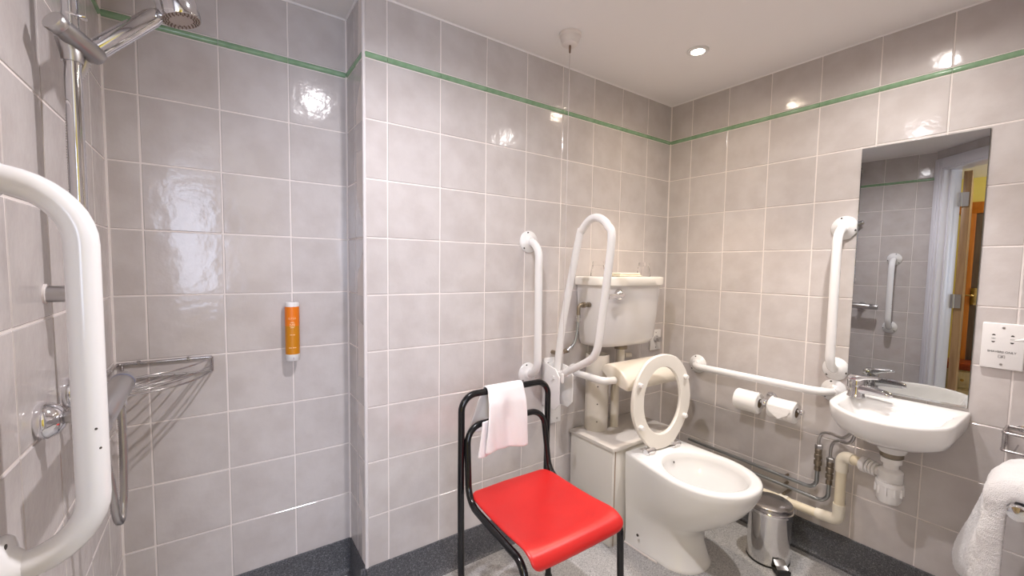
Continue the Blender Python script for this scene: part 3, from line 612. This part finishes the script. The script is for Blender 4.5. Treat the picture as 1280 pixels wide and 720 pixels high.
# wire corner basket
t = thing('corner_basket', 'chrome wire corner basket in the shower corner', 'basket', (XL, YS, 0.90))
bz0, bz1, bl = 0.872, 0.918, 0.232
cx0, cy0 = XL + 0.006, YS - 0.006
tr = [(cx0, cy0 - bl, bz1), (cx0, cy0, bz1), (cx0 + bl, cy0, bz1)]
MB().tube(fillet(tr, 0.012), 0.0042, 10).build('top_rail', WIRE, t)
def arc(r, z, n=20, bulge=1.0): return [(cx0 + r * math.sin(PI / 2 * k / n) ** bulge, cy0 - r * math.cos(PI / 2 * k / n) ** bulge, z) for k in range(n + 1)]
def bow(r, z, b=0.34, n=18):   # gently bowed front wire between the two walls
    out = []
    for k in range(n + 1):
        s = k / n; out.append((cx0 + r * s + r * b * 0.5 * math.sin(PI * s), cy0 - r * (1 - s) - r * b * 0.5 * math.sin(PI * s), z))
    return out
MB().tube(bow(bl, bz1), 0.0028, 8).build('front_rail', WIRE, t)
MB().tube(bow(bl, bz0 + 0.020), 0.0024, 8).build('middle_rail', WIRE, t)
MB().tube(bow(bl, bz0), 0.0028, 8).build('bottom_rail', WIRE, t)
for k in range(6): MB().tube(bow(bl * (0.84 - 0.13 * k), bz0, 0.30), 0.0022, 8).build('floor_wire', WIRE, t)
MB().tube(fillet([(cx0, cy0 - bl, bz0), (cx0, cy0, bz0), (cx0 + bl, cy0, bz0)], 0.012), 0.0028, 8).build('base_rail', WIRE, t)
for x, y in ((cx0, cy0 - bl), (cx0 + bl, cy0), (cx0 + 0.012, cy0)): MB().tube([(x, y, bz0), (x, y, bz1)], 0.0034, 8).build('post', WIRE, t)
for x, y, a in ((cx0 + 0.05, YS, (0, -1, 0)), (cx0 + 0.17, YS, (0, -1, 0)), (XL, cy0 - 0.1, (1, 0, 0))): MB().lathe([(0.007, 0), (0.007, 0.005), (0.003, 0.011), (0, 0.011)], (x, y, bz1), a, 12).build('wall_fixing', SATIN, t)
# soap dispenser
t = thing('soap_dispenser', 'orange cylindrical soap dispenser with white ends on the shower wall', 'soap dispenser', (-1.879, YS, 0.985))
sx, sy = -1.881, YS - 0.027
MB().lathe([(0.0, 0), (0.020, 0), (0.0215, 0.002), (0.0225, 0.024)], (sx, sy, 0.884), seg=32, cap0=False, cap1=False).build('bottom_cap', WPLA, t)
MB().lathe([(0.0229, 0.0), (0.0231, 0.101)], (sx, sy, 0.908), seg=36, cap0=True, cap1=False).build('lower_label', AMBER, t)
MB().lathe([(0.0231, 0.0), (0.0231, 0.068)], (sx, sy, 1.009), seg=36, cap0=False, cap1=True).build('upper_label', ORANGE, t)
MB().lathe([(0.0225, 0), (0.0228, 0.012), (0.021, 0.0155), (0, 0.0155)], (sx, sy, 1.077), seg=32, cap0=False).build('top_cap', WPLA, t)
MB().box((sx - 0.012, sy + 0.015, 0.92), (sx + 0.012, YS, 1.06)).build('wall_clip', WPLA, t, bevel=0.002)
def text(body, size, mtl, name, place, parent, thick=0.0003, bend=None):
    cu = bpy.data.curves.new(name, 'FONT'); cu.body = body; cu.size = size; cu.align_x = 'CENTER'; cu.align_y = 'CENTER'; cu.extrude = thick
    tmp = bpy.data.objects.new('tmp', cu); COL.objects.link(tmp); bpy.context.view_layer.update()
    me = bpy.data.meshes.new_from_object(tmp.evaluated_get(bpy.context.evaluated_depsgraph_get())); bpy.data.objects.remove(tmp)
    for v_ in me.vertices: v_.co = place(v_.co)
    me.materials.clear(); me.materials.append(mtl)
    o = bpy.data.objects.new(name, me); COL.objects.link(o); put(o, parent); return o
fa = math.atan2(-1.52 - sy, -2.10 - sx)   # the print faces the doorway
def soapmap(zc):
    return lambda c: Vector((sx + 0.0236 * math.cos(fa + c.x / 0.0236), sy + 0.0236 * math.sin(fa + c.x / 0.0236), zc + c.y)) + Vector((math.cos(fa), math.sin(fa), 0)) * c.z
text('ELYSIA', 0.0090, PRINT, 'lettering', soapmap(1.036), t)
for zc, ws in ((1.022, (0.012,)), (1.016, (0.006, 0.010)), (1.010, (0.018,)), (1.004, (0.012,)), (0.978, (0.008, 0.006)), (0.932, (0.010, 0.012))):
    tot = sum(ws) + 0.002 * (len(ws) - 1); x0 = -tot / 2; pm = soapmap(zc); mbt = MB()
    for w_ in ws:
        n_ = 5
        top = [pm(Vector((x0 + w_ * k / n_, 0.0012, 0))) for k in range(n_ + 1)]; bot = [pm(Vector((x0 + w_ * k / n_, -0.0012, 0))) for k in range(n_ + 1)]
        mbt.add(top + bot, [(k, k + 1, n_ + 2 + k, n_ + 1 + k) for k in range(n_)]); x0 += w_ + 0.002
    mbt.build('small_print', PRINT, t, smooth=False)
mbt = MB(); pm = soapmap(0.894); mbt.add([pm(Vector((0.003 + math.cos(a) * 0.0016, math.sin(a) * 0.0045, 0))) for a in [2 * PI * k / 12 for k in range(12)]], [tuple(range(12))]); mbt.build('drop_mark', mat('mauve mark', (0.5, 0.4, 0.5), 0.5), t)

# ------------------------------------------------------------------ right wall: mirror, basin, tap, pipes
ma = math.radians(2.25)
t = thing('wall_mirror', 'frameless rectangular mirror on the right wall above the basin', 'mirror', (0, -1.06, 0.77))
mc = Vector((-0.0105, -1.065, 1.2415)); mdv = Vector((math.sin(ma), -math.cos(ma), 0)); mn = Vector((-math.cos(ma), -math.sin(ma), 0))
def mbox(hw_, hz, d0, d1):
    c = [mc + mdv * s * hw_ + mn * d for s, d in ((-1, d0), (1, d0), (1, d1), (-1, d1))]
    return [(p.x, p.y, mc.z - hz) for p in c] + [(p.x, p.y, mc.z + hz) for p in c], [(0, 3, 2, 1), (4, 5, 6, 7), (0, 1, 5, 4), (1, 2, 6, 5), (2, 3, 7, 6), (3, 0, 4, 7)]
MB().add(*mbox(0.1715, 0.473, -0.002, 0.0)).build('backing', mat('grey glass edge', (0.16, 0.19, 0.18), 0.2), t, smooth=False)
MB().add(*mbox(0.1705, 0.472, 0.0, 0.003)).build('silvered_glass', MIRROR, t, smooth=False)

BC = Vector((-0.19, -1.078))
rim = [(-0.004, -0.902), (-0.10, -0.903), (-0.20, -0.907), (-0.27, -0.920), (-0.335, -0.964), (-0.383, -1.030), (-0.394, -1.095), (-0.366, -1.172), (-0.310, -1.222), (-0.245, -1.243), (-0.12, -1.245), (-0.004, -1.245), (-0.004, -1.16), (-0.004, -1.07), (-0.004, -0.98)]
rim = catmull([(x, y, 0) for x, y in rim], 6, True)
def bring(z, sx_, sy_, ax_=-0.004, shift=0.0):
    return [(min(-0.004, ax_ + (p.x - ax_) * sx_ + shift), BC.y + max(-0.167, min(0.176, p.y - BC.y)) * (1 - (1 - sy_) ), z) for p in rim]
def binr(z, k, ex=0.0):
    cx, cy = -0.238, -1.085
    return [(cx + ((-0.105 + p.x * 0.685) - cx) * k, cy + ((-1.083 + (p.y + 1.078) * 0.80) - cy) * k, z) for p in rim]
BZ = 0.757
t = thing('wash_basin', 'small white wall-hung wash basin below the mirror', 'basin', (0, -1.075, BZ))
MB().rings([bring(0.628, 0.50, 0.30), bring(0.636, 0.62, 0.50), bring(0.650, 0.76, 0.74), bring(0.672, 0.88, 0.905), bring(0.698, 0.95, 0.968), bring(0.725, 0.985, 0.992), bring(0.748, 1.0, 1.0), bring(BZ - 0.002, 0.995, 0.995), bring(BZ, 0.98, 0.98),
            binr(BZ, 1.03), binr(BZ - 0.003, 1.0), binr(BZ - 0.02, 0.95), binr(BZ - 0.05, 0.84), binr(BZ - 0.075, 0.66), binr(BZ - 0.088, 0.4), binr(BZ - 0.09, 0.1)]).build('bowl', PORC, t, angle=75)
MB().lathe([(0.050, 0), (0.047, -0.02), (0.040, -0.045), (0.036, -0.048), (0, -0.048)], (-0.145, -1.078, 0.640), seg=32, cap0=False).build('waste_boss', PORC, t)
MB().lathe([(0.021, 0.0), (0.020, 0.002), (0.012, 0.003), (0, 0.0015)], (-0.235, -1.085, BZ - 0.090), seg=24, cap0=False).build('plughole', CHROME, t)
# mixer tap on the left of the basin
TXp, TYp = -0.110, -0.952
t = thing('basin_tap', 'chrome single-lever mixer tap on the left corner of the basin', 'tap', (TXp, TYp, BZ))
MB().lathe([(0.029, 0), (0.029, 0.004), (0.0265, 0.008), (0.0255, 0.045), (0.0265, 0.064), (0.0225, 0.071), (0, 0.072)], (TXp, TYp, BZ), seg=32).build('tap_body', CHROMED, t)
sd = Vector((-0.16, -1, 0)).normalized()
b0 = Vector((TXp, TYp, BZ + 0.034)); R = []
for s, w_, h_, dz in ((0.012, 0.021, 0.019, 0.0), (0.05, 0.019, 0.016, 0.0), (0.085, 0.018, 0.013, -0.002), (0.104, 0.016, 0.010, -0.004), (0.110, 0.012, 0.006, -0.006)):
    c = b0 + sd * s + Vector((0, 0, dz)); sdn = Vector((-sd.y, sd.x, 0)); R.append([c + sdn * w_ * math.copysign(abs(math.cos(a)) ** .6, math.cos(a)) + Vector((0, 0, 1)) * h_ * math.copysign(abs(math.sin(a)) ** .6, math.sin(a)) for a in [2 * PI * k / 20 for k in range(20)]])
MB().rings(R).build('spout', CHROMED, t)
R = []; b0 = Vector((TXp, TYp, BZ + 0.066))
for s, w_, h_, dz in ((-0.026, 0.014, 0.006, 0.002), (-0.016, 0.024, 0.014, 0.003), (0.014, 0.024, 0.014, 0.006), (0.032, 0.016, 0.008, 0.012), (0.058, 0.014, 0.005, 0.017), (0.072, 0.011, 0.004, 0.018)):
    c = b0 + sd * s + Vector((0, 0, dz)); R.append([c + sdn * w_ * math.copysign(abs(math.cos(a)) ** .6, math.cos(a)) + Vector((0, 0, 1)) * h_ * math.copysign(abs(math.sin(a)) ** .6, math.sin(a)) for a in [2 * PI * k / 20 for k in range(20)]])
MB().rings(R).build('lever', CHROME, t)
MB().lathe([(0.003, 0), (0.003, 0.03), (0.006, 0.032), (0.006, 0.042), (0, 0.043)], (TXp + 0.034, TYp - 0.004, BZ), seg=12).build('pop_up_knob', CHROME, t)
# bottle trap and waste
t = thing('bottle_trap', 'white plastic bottle trap hanging under the basin', 'trap', (-0.145, -1.078, 0.50))
bx, by = -0.145, -1.078
MB().lathe([(0.034, 0.004), (0.034, -0.014), (0.028, -0.017)], (bx, by, 0.591), seg=24).build('waste_flange', BRASS, t)
MB().lathe([(0.0235, 0), (0.0300, -0.001), (0.0300, -0.020), (0.024, -0.022)], (bx, by, 0.573), seg=14).build('top_nut', WPLA, t)
MB().lathe([(0.022, 0), (0.022, -0.018), (0.030, -0.022), (0.036, -0.028), (0.036, -0.060), (0.033, -0.064)], (bx, by, 0.551), seg=32).build('trap_body', WPLA, t)
MB().lathe([(0.034, 0), (0.041, -0.001), (0.041, -0.016), (0.038, -0.018), (0.036, -0.068), (0.030, -0.078), (0.010, -0.081), (0, -0.081)], (bx, by, 0.487), seg=32).build('trap_bottle', WPLA, t)
for k in range(10):
    a = 2 * PI * k / 10; MB().box((bx + 0.0385 * math.cos(a) - 0.003, by + 0.0385 * math.sin(a) - 0.003, 0.440), (bx + 0.0385 * math.cos(a) + 0.003, by + 0.0385 * math.sin(a) + 0.003, 0.471)).build('grip_rib', WPLA, t, bevel=0.001)
od = Vector((0.045, 0.12, 0)).normalized()
o0 = Vector((bx, by, 0.505))
MB().tube([o0 + od * 0.02, o0 + od * 0.075], 0.0185, 18).build('outlet', WPLA, t)
for k in range(3): MB().lathe([(0.0245, 0), (0.0255, 0.002), (0.0255, 0.007), (0.0245, 0.009)], o0 + od * (0.042 + 0.012 * k), od, 20).build('outlet_ring', WPLA, t)
MB().lathe([(0.027, 0), (0.029, 0.002), (0.029, 0.018), (0.025, 0.021)], o0 + od * 0.078, od, 12).build('outlet_nut', WPLA, t)
e0 = o0 + od * 0.095; e1 = Vector((-0.078, -0.913, 0.500))
t = thing('waste_pipe', 'cream plastic waste pipe running down and along the right wall behind the bin', 'pipe', (-0.078, -0.913, 0.25))
MB().tube(fillet([e0, e1, (-0.078, -0.913, 0.235), (-0.072, -0.86, 0.222), (-0.072, -0.26, 0.205)], [0.03, 0.028, 0.03], 8), 0.0180, 18).build('pipe', PIPEC, t)
SOLV = mat('pale pipe elbow', (0.78, 0.73, 0.62), 0.35)
MB().tube(fillet([e1 + (e0 - e1) * 0.55, e1, e1 - Vector((0, 0, 0.065))], 0.028, 8), 0.0218, 18).build('upper_elbow', SOLV, t)
MB().tube(fillet([(-0.078, -0.913, 0.300), (-0.078, -0.913, 0.232), (-0.072, -0.835, 0.2215)], 0.026, 8), 0.0218, 18).build('lower_elbow', SOLV, t)
MB().tube([(-0.072, -0.725, 0.2185), (-0.072, -0.690, 0.2175)], 0.0218, 18).build('coupling', SOLV, t)
MB().tube([(-0.072, -0.705, 0.245), (0, -0.705, 0.245)], 0.007, 10).build('pipe_clip', BRASS, t)
def supply(lab, ytop, ztop, zrun, px, ftop, tail):
    t = thing('supply_pipe', lab, 'pipe', (px, ytop, zrun), 'metal supply pipes below the basin')
    MB().tube(fillet([(px, ytop, ftop - 0.02), (px, ytop, zrun), (px, -0.21, zrun + 0.012)], 0.040, 8), 0.0078, 14).build('pipe', PIPEG, t)
    MB().lathe([(0.0085, -0.10), (0.012, -0.10), (0.012, -0.085), (0.0095, -0.083), (0.0095, -0.076), (0.0145, -0.075), (0.0145, -0.058), (0.0105, -0.056), (0.0105, -0.048), (0.0145, -0.047), (0.0145, -0.030), (0.011, -0.028), (0.013, -0.022), (0.013, -0.008), (0.008, 0.0), (0.008, 0.012)], (px, ytop, ftop), seg=12).build('isolating_valve', BRASS, t, angle=30)
    MB().lathe([(0.0145, -0.004), (0.0145, 0.010), (0.010, 0.013)], (px, ytop, ftop), seg=6).build('cap_nut', SATIN, t, angle=20)
    MB().tube(catmull(tail, 8), 0.0058, 12).build('tap_tail', SATIN, t)
    MB().tube([(px, -0.690, zrun + 0.003), (0, -0.690, zrun + 0.003)], 0.006, 10).build('pipe_clip', BRASS, t)
supply('grey metal supply pipe bending up under the basin, upper one on the wall', -0.815, 0.5, 0.305, -0.034, 0.488, [(-0.034, -0.815, 0.49), (-0.034, -0.815, 0.525), (-0.036, -0.828, 0.553), (-0.050, -0.860, 0.566), (-0.085, -0.915, 0.575), (-0.11, -0.955, 0.625)])
supply('grey metal supply pipe bending up under the basin, lower one on the wall', -0.862, 0.47, 0.268, -0.042, 0.450, [(-0.042, -0.862, 0.45), (-0.042, -0.862, 0.50), (-0.050, -0.872, 0.532), (-0.070, -0.895, 0.552), (-0.095, -0.94, 0.565), (-0.118, -0.965, 0.628)])

# toilet rolls on a double holder
t = thing('toilet_roll_holder', 'chrome double toilet roll holder on the right wall under the horizontal rail', 'roll holder', (0, -0.605, 0.64))
MB().lathe([(0.024, 0), (0.024, 0.006), (0.018, 0.012), (0.012, 0.016), (0.012, 0.064), (0.014, 0.075), (0, 0.080)], (0, -0.605, 0.645), (-1, 0, -0.15), 24).build('post', CHROME, t)
MB().tube([(-0.068, -0.470, 0.628), (-0.068, -0.752, 0.628)], 0.008, 12).build('arm', CHROME, t)
for y in (-0.466, -0.757): MB().lathe([(0.011, -0.007), (0.012, -0.004), (0.012, 0.004), (0.009, 0.007)], (-0.068, y, 0.628), (0, 1, 0), 16).build('end_cap', CHROME, t)
MB().lathe([(0.016, -0.010), (0.020, -0.004), (0.020, 0.004), (0.016, 0.010)], (-0.068, -0.605, 0.630), (0, 1, 0), 20).build('hub', CHROME, t)
def roll(y0, y1, r, lab):
    t = thing('toilet_roll', lab, 'toilet roll', (-0.068, (y0 + y1) / 2, 0.625), 'toilet rolls on the double holder')
    prof = [(0.021, 0), (r - 0.004, 0), (r, 0.004), (r, y0 - y1 - 0.004), (r - 0.004, y0 - y1), (0.021, y0 - y1)]
    MB().lathe(prof, (-0.068, y0, 0.619), (0, -1, 0), 36, cap0=False, cap1=False).build('paper', PAPER, t)
    MB().lathe([(0.021, 0.001), (0.0212, y0 - y1 - 0.001), (0.0195, y0 - y1 - 0.001), (0.0195, 0.001)], (-0.068, y0, 0.619), (0, -1, 0), 24, cap0=False, cap1=False).build('core', CARD, t)
    return t
roll(-0.478, -0.583, 0.050, 'white toilet roll on the left arm of the double holder')
r2 = roll(-0.630, -0.738, 0.047, 'white toilet roll with folded end sheet on the right arm of the double holder')
MB().add([(-0.1165, -0.633, 0.640), (-0.1165, -0.735, 0.640), (-0.119, -0.720, 0.612), (-0.1195, -0.684, 0.588), (-0.119, -0.645, 0.612)], [(0, 1, 2, 3, 4)]).build('end_sheet', PAPER, r2, smooth=False)

# shaver socket
t = thing('shaver_socket', 'white square shaver socket plate on the right wall beside the mirror', 'socket', (0, -1.303, 1.0))
MB().box((-0.012, -1.352, 0.922), (0, -1.256, 1.072)).build('face_plate', WPLA, t, bevel=0.003, bseg=3)
def smap(yc, zc): return lambda c: Vector((-0.0124 - c.z, yc - c.x, zc + c.y))
text('SHAVERS ONLY', 0.0092, INK, 'lettering', smap(-1.3035, 0.978), t)
text('240V', 0.0045, INK, 'socket_mark', smap(-1.283, 1.0215), t); text('115V', 0.0045, INK, 'socket_mark', smap(-1.3245, 1.0215), t)
for y in (-1.283, -1.3245):
    for s in (-1, 1):
        c = Vector((-0.0123, y, 1.0215 + s * 0.0095)); pts = [(c.x, c.y + 0.0042 * math.cos(PI * k / 10), c.z + s * 0.0048 * math.sin(PI * k / 10)) for k in range(11)]
        MB().add(pts, [tuple(range(11))]).build('pin_hole', HOLE, t, smooth=False)
for z in (1.058, 0.937): MB().lathe([(0.0038, 0), (0.0038, 0.0008), (0, 0.001)], (-0.012, -1.304, z), (-1, 0, 0), 12, cap1=False).build('screw', SATIN, t)
sq = MB()
for a, b in (((-0.0075, -0.0045), (0.0075, -0.0038)), ((-0.0075, 0.0038), (0.0075, 0.0045)), ((-0.0075, -0.0045), (-0.0068, 0.0045)), ((0.0068, -0.0045), (0.0075, 0.0045)), ((-0.003, -0.0018), (0.0, -0.0010)), ((-0.001, -0.0010), (0.004, 0.0012))):
    sq.box((-0.0126, -1.304 - b[0], 0.963 + a[1]), (-0.0122, -1.304 - a[0], 0.963 + b[1]))
sq.build('shaver_symbol', INK, t, smooth=False)
# white tapered arm that reaches into the frame in front of the socket
t = thing('robe_hook', 'white tapered plastic arm tip in front of the shaver socket at the frame edge', 'hook', (0, -1.47, 1.03))
MB().tube(catmull([(0.0, -1.47, 1.035), (-0.03, -1.455, 1.038), (-0.05, -1.40, 1.043), (-0.055, -1.355, 1.029), (-0.056, -1.330, 1.023)], 6), [0.012] * 6 + [0.011] * 6 + [0.010, 0.0095, 0.009, 0.0085, 0.008, 0.007] + [0.006, 0.005, 0.004, 0.003, 0.002, 0.0015, 0.0006], 14).build('arm', WPLA, t)
MB().lathe([(0.022, 0), (0.022, 0.005), (0.016, 0.009), (0.011, 0.010)], (0, -1.47, 1.035), (-1, 0, 0), 24).build('wall_rose', WPLA, t)

# towel rail, towel, soap wire tray
t = thing('towel_rail', 'chrome towel bar end poking out of the white bath towel at right', 'towel rail', (0, -1.402, 0.632))
MB().tube([(0, -1.402, 0.632), (-0.462, -1.402, 0.632)], 0.0125, 20).build('bar', CHROME, t)
MB().lathe([(0.0135, 0), (0.019, 0.002), (0.0205, 0.006), (0.0205, 0.013), (0.018, 0.018), (0.0, 0.020)], (-0.462, -1.402, 0.632), (-1, 0, 0), 28).build('end_cap', CHROME, t)
MB().lathe([(0.028, 0), (0.028, 0.006), (0.022, 0.010), (0.0135, 0.012)], (0, -1.402, 0.632), (-1, 0, 0), 28).build('wall_rose', CHROME, t)
def bath_towel():
    NX, NS = 26, 60; thick = 0.050
    vs = []
    def prof(s, f):
        # f 0 = far (wall side), 1 = near; s 0..1 : left hem -> over the bar -> right hem
        rb = 0.014; ytop, ztop = -1.402, 0.632 + rb + 0.004
        lyo = (-1.272 + (-1.384 + 1.272) * f); lz = 0.28 + 0.06 * f
        if s < 0.46:
            k = s / 0.46; e = k ** 1.25
            y = lyo + (ytop + 0.018 - lyo) * e; z = lz + (ztop - 0.02 - lz) * (k ** 0.92)
        elif s < 0.60:
            a = (s - 0.46) / 0.14 * PI; y = ytop + 0.018 * math.cos(a); z = ztop - 0.02 + 0.018 * math.sin(a)
        else:
            k = (s - 0.60) / 0.40; y = ytop - 0.018 - 0.03 * k; z = ztop - 0.02 - 0.30 * k
        return y, z
    top, bot = [], []
    for i in range(NX + 1):
        f = i / NX; x = -0.185 - 0.262 * f
        for j in range(NS + 1):
            s = j / NS; y, z = prof(s, f); y2, z2 = prof(min(1, s + 0.004), f); y1, z1 = prof(max(0, s - 0.004), f)
            d = Vector((0, y2 - y1, z2 - z1)).normalized(); n_ = Vector((0, d.z, -d.y))
            edge = min(1.0, min(f, 1 - f) * 9) ** 0.5; hem = min(1.0, min(s, 1 - s) * 14) ** 0.5
            th = thick * (0.35 + 0.65 * edge * hem)
            w_ = 0.009 * noise.noise(Vector((x * 9, s * 5, 3.1))) + 0.005 * noise.noise(Vector((x * 22, s * 16, 7.7)))
            po = Vector((x, y, z)) + n_ * (th * (0.85 + 0.38 * math.exp(-((s - 0.53) / 0.10) ** 2)) + w_); pi_ = Vector((x, y, z)) + n_ * 0.003
            top.append(po); bot.append(pi_)
    n_ = NS + 1; N_ = len(top); vs = top + bot; fs = []
    for i in range(NX):
        for j in range(NS):
            a, b, c, d = i * n_ + j, i * n_ + j + 1, (i + 1) * n_ + j + 1, (i + 1) * n_ + j; fs += [(a, b, c, d), (N_ + d, N_ + c, N_ + b, N_ + a)]
    for j in range(NS):
        fs += [(j, N_ + j, N_ + j + 1, j + 1), (NX * n_ + j, NX * n_ + j + 1, N_ + NX * n_ + j + 1, N_ + NX * n_ + j)]
    for i in range(NX):
        fs += [(i * n_, (i + 1) * n_, N_ + (i + 1) * n_, N_ + i * n_), (i * n_ + NS, N_ + i * n_ + NS, N_ + (i + 1) * n_ + NS, (i + 1) * n_ + NS)]
    o = MB().add(vs, fs).build('bath_towel', TOWEL, angle=180)
    m2 = o.modifiers.new('sub', 'SUBSURF'); m2.levels = 1; m2.render_levels = 2
    tx = bpy.data.textures.new('pile', 'CLOUDS'); tx.noise_scale = 0.006
    dm = o.modifiers.new('pile', 'DISPLACE'); dm.texture = tx; dm.strength = 0.004; dm.mid_level = 0.5
    return o
tag(bath_towel(), 'thick white terry bath towel hanging over the chrome bar at the right edge', 'towel')
t = thing('wire_tray', 'small chrome wire tray on the right wall above the bath towel', 'tray', (0, -1.40, 0.72))
ty0, ty1, tz0, tz1, tdx = -1.330, -1.47, 0.682, 0.738, -0.105
MB().tube(fillet([(-0.004, ty0, tz1), (tdx, ty0, tz1), (tdx, ty1, tz1), (-0.004, ty1, tz1)], 0.012), 0.0042, 10).build('top_rail', WIRE, t)
MB().tube(fillet([(-0.004, ty0, tz0), (tdx, ty0, tz0), (tdx, ty1, tz0), (-0.004, ty1, tz0)], 0.012), 0.0042, 10).build('base_rail', WIRE, t)
MB().tube([(-0.004, ty0, tz1), (-0.004, ty1, tz1)], 0.0042, 10).build('back_rail', WIRE, t)
for x, y in ((-0.006, ty0), (tdx + 0.003, ty0 - 0.003), (-0.006, ty1), (tdx + 0.003, ty1 + 0.003)): MB().tube([(x, y, tz0), (x, y, tz1)], 0.0038, 8).build('post', WIRE, t)
for k in range(4): MB().tube([(-0.004, ty0 - 0.026 * (k + 1), tz0), (tdx, ty0 - 0.026 * (k + 1), tz0)], 0.0022, 8).build('floor_wire', WIRE, t)
for y in (-1.36, -1.45): MB().lathe([(0.010, 0), (0.010, 0.004), (0.004, 0.006)], (0, y, tz1), (-1, 0, 0), 14).build('wall_fixing', WIRE, t)

# ------------------------------------------------------------------ pedal bin
px_, py_ = -0.187, -0.703
t = thing('pedal_bin', 'small polished steel pedal bin with black pedal, on the floor by the toilet', 'bin', (px_, py_, 0))
MB().lathe([(0.080, 0), (0.083, 0.001), (0.083, 0.008)], (px_, py_, 0), seg=40).build('base_ring', BLKP, t)
MB().lathe([(0.0815, 0.006), (0.0820, 0.21), (0.0800, 0.212)], (px_, py_, 0), seg=48).build('body', STEEL, t)
MB().lathe([(0.0860, 0.212), (0.0872, 0.214), (0.0872, 0.226), (0.0860, 0.228)], (px_, py_, 0), seg=48).build('rim_band', mat('bright rim', (0.86, 0.85, 0.85), 0.12, 1.0), t)
MB().lathe([(0.0835, 0.228), (0.0840, 0.240), (0.0822, 0.246), (0.074, 0.251), (0.05, 0.257), (0.02, 0.260), (0, 0.2605)], (px_, py_, 0), seg=48).build('lid', mat('brushed lid', (0.45, 0.43, 0.42), 0.22, 1.0), t)
pd = Vector((-0.62, -0.78, 0)).normalized(); pn = Vector((-pd.y, pd.x, 0)); pc = Vector((px_, py_, 0))
def obox(c0, c1, w_, z0, z1, z2=None, z3=None):
    z2 = z0 if z2 is None else z2; z3 = z1 if z3 is None else z3
    return [c0 - pn * w_ + Vector((0, 0, z0)), c0 + pn * w_ + Vector((0, 0, z0)), c1 + pn * w_ + Vector((0, 0, z2)), c1 - pn * w_ + Vector((0, 0, z2)),
            c0 - pn * w_ + Vector((0, 0, z1)), c0 + pn * w_ + Vector((0, 0, z1)), c1 + pn * w_ + Vector((0, 0, z3)), c1 - pn * w_ + Vector((0, 0, z3))], [(0, 3, 2, 1), (4, 5, 6, 7), (0, 1, 5, 4), (1, 2, 6, 5), (2, 3, 7, 6), (3, 0, 4, 7)]
pb = MB().add(*obox(pc + pd * 0.083, pc + pd * 0.128, 0.027, 0.005, 0.014, 0.002, 0.024)).build('pedal', BLKP, t, bevel=0.003)
put(MB().add(*obox(pc + pd * 0.0825, pc + pd * 0.118, 0.022, 0.046, 0.0425, 0.022, 0.0245)).build('pedal_plate', SATIN, bevel=0.0008), pb)
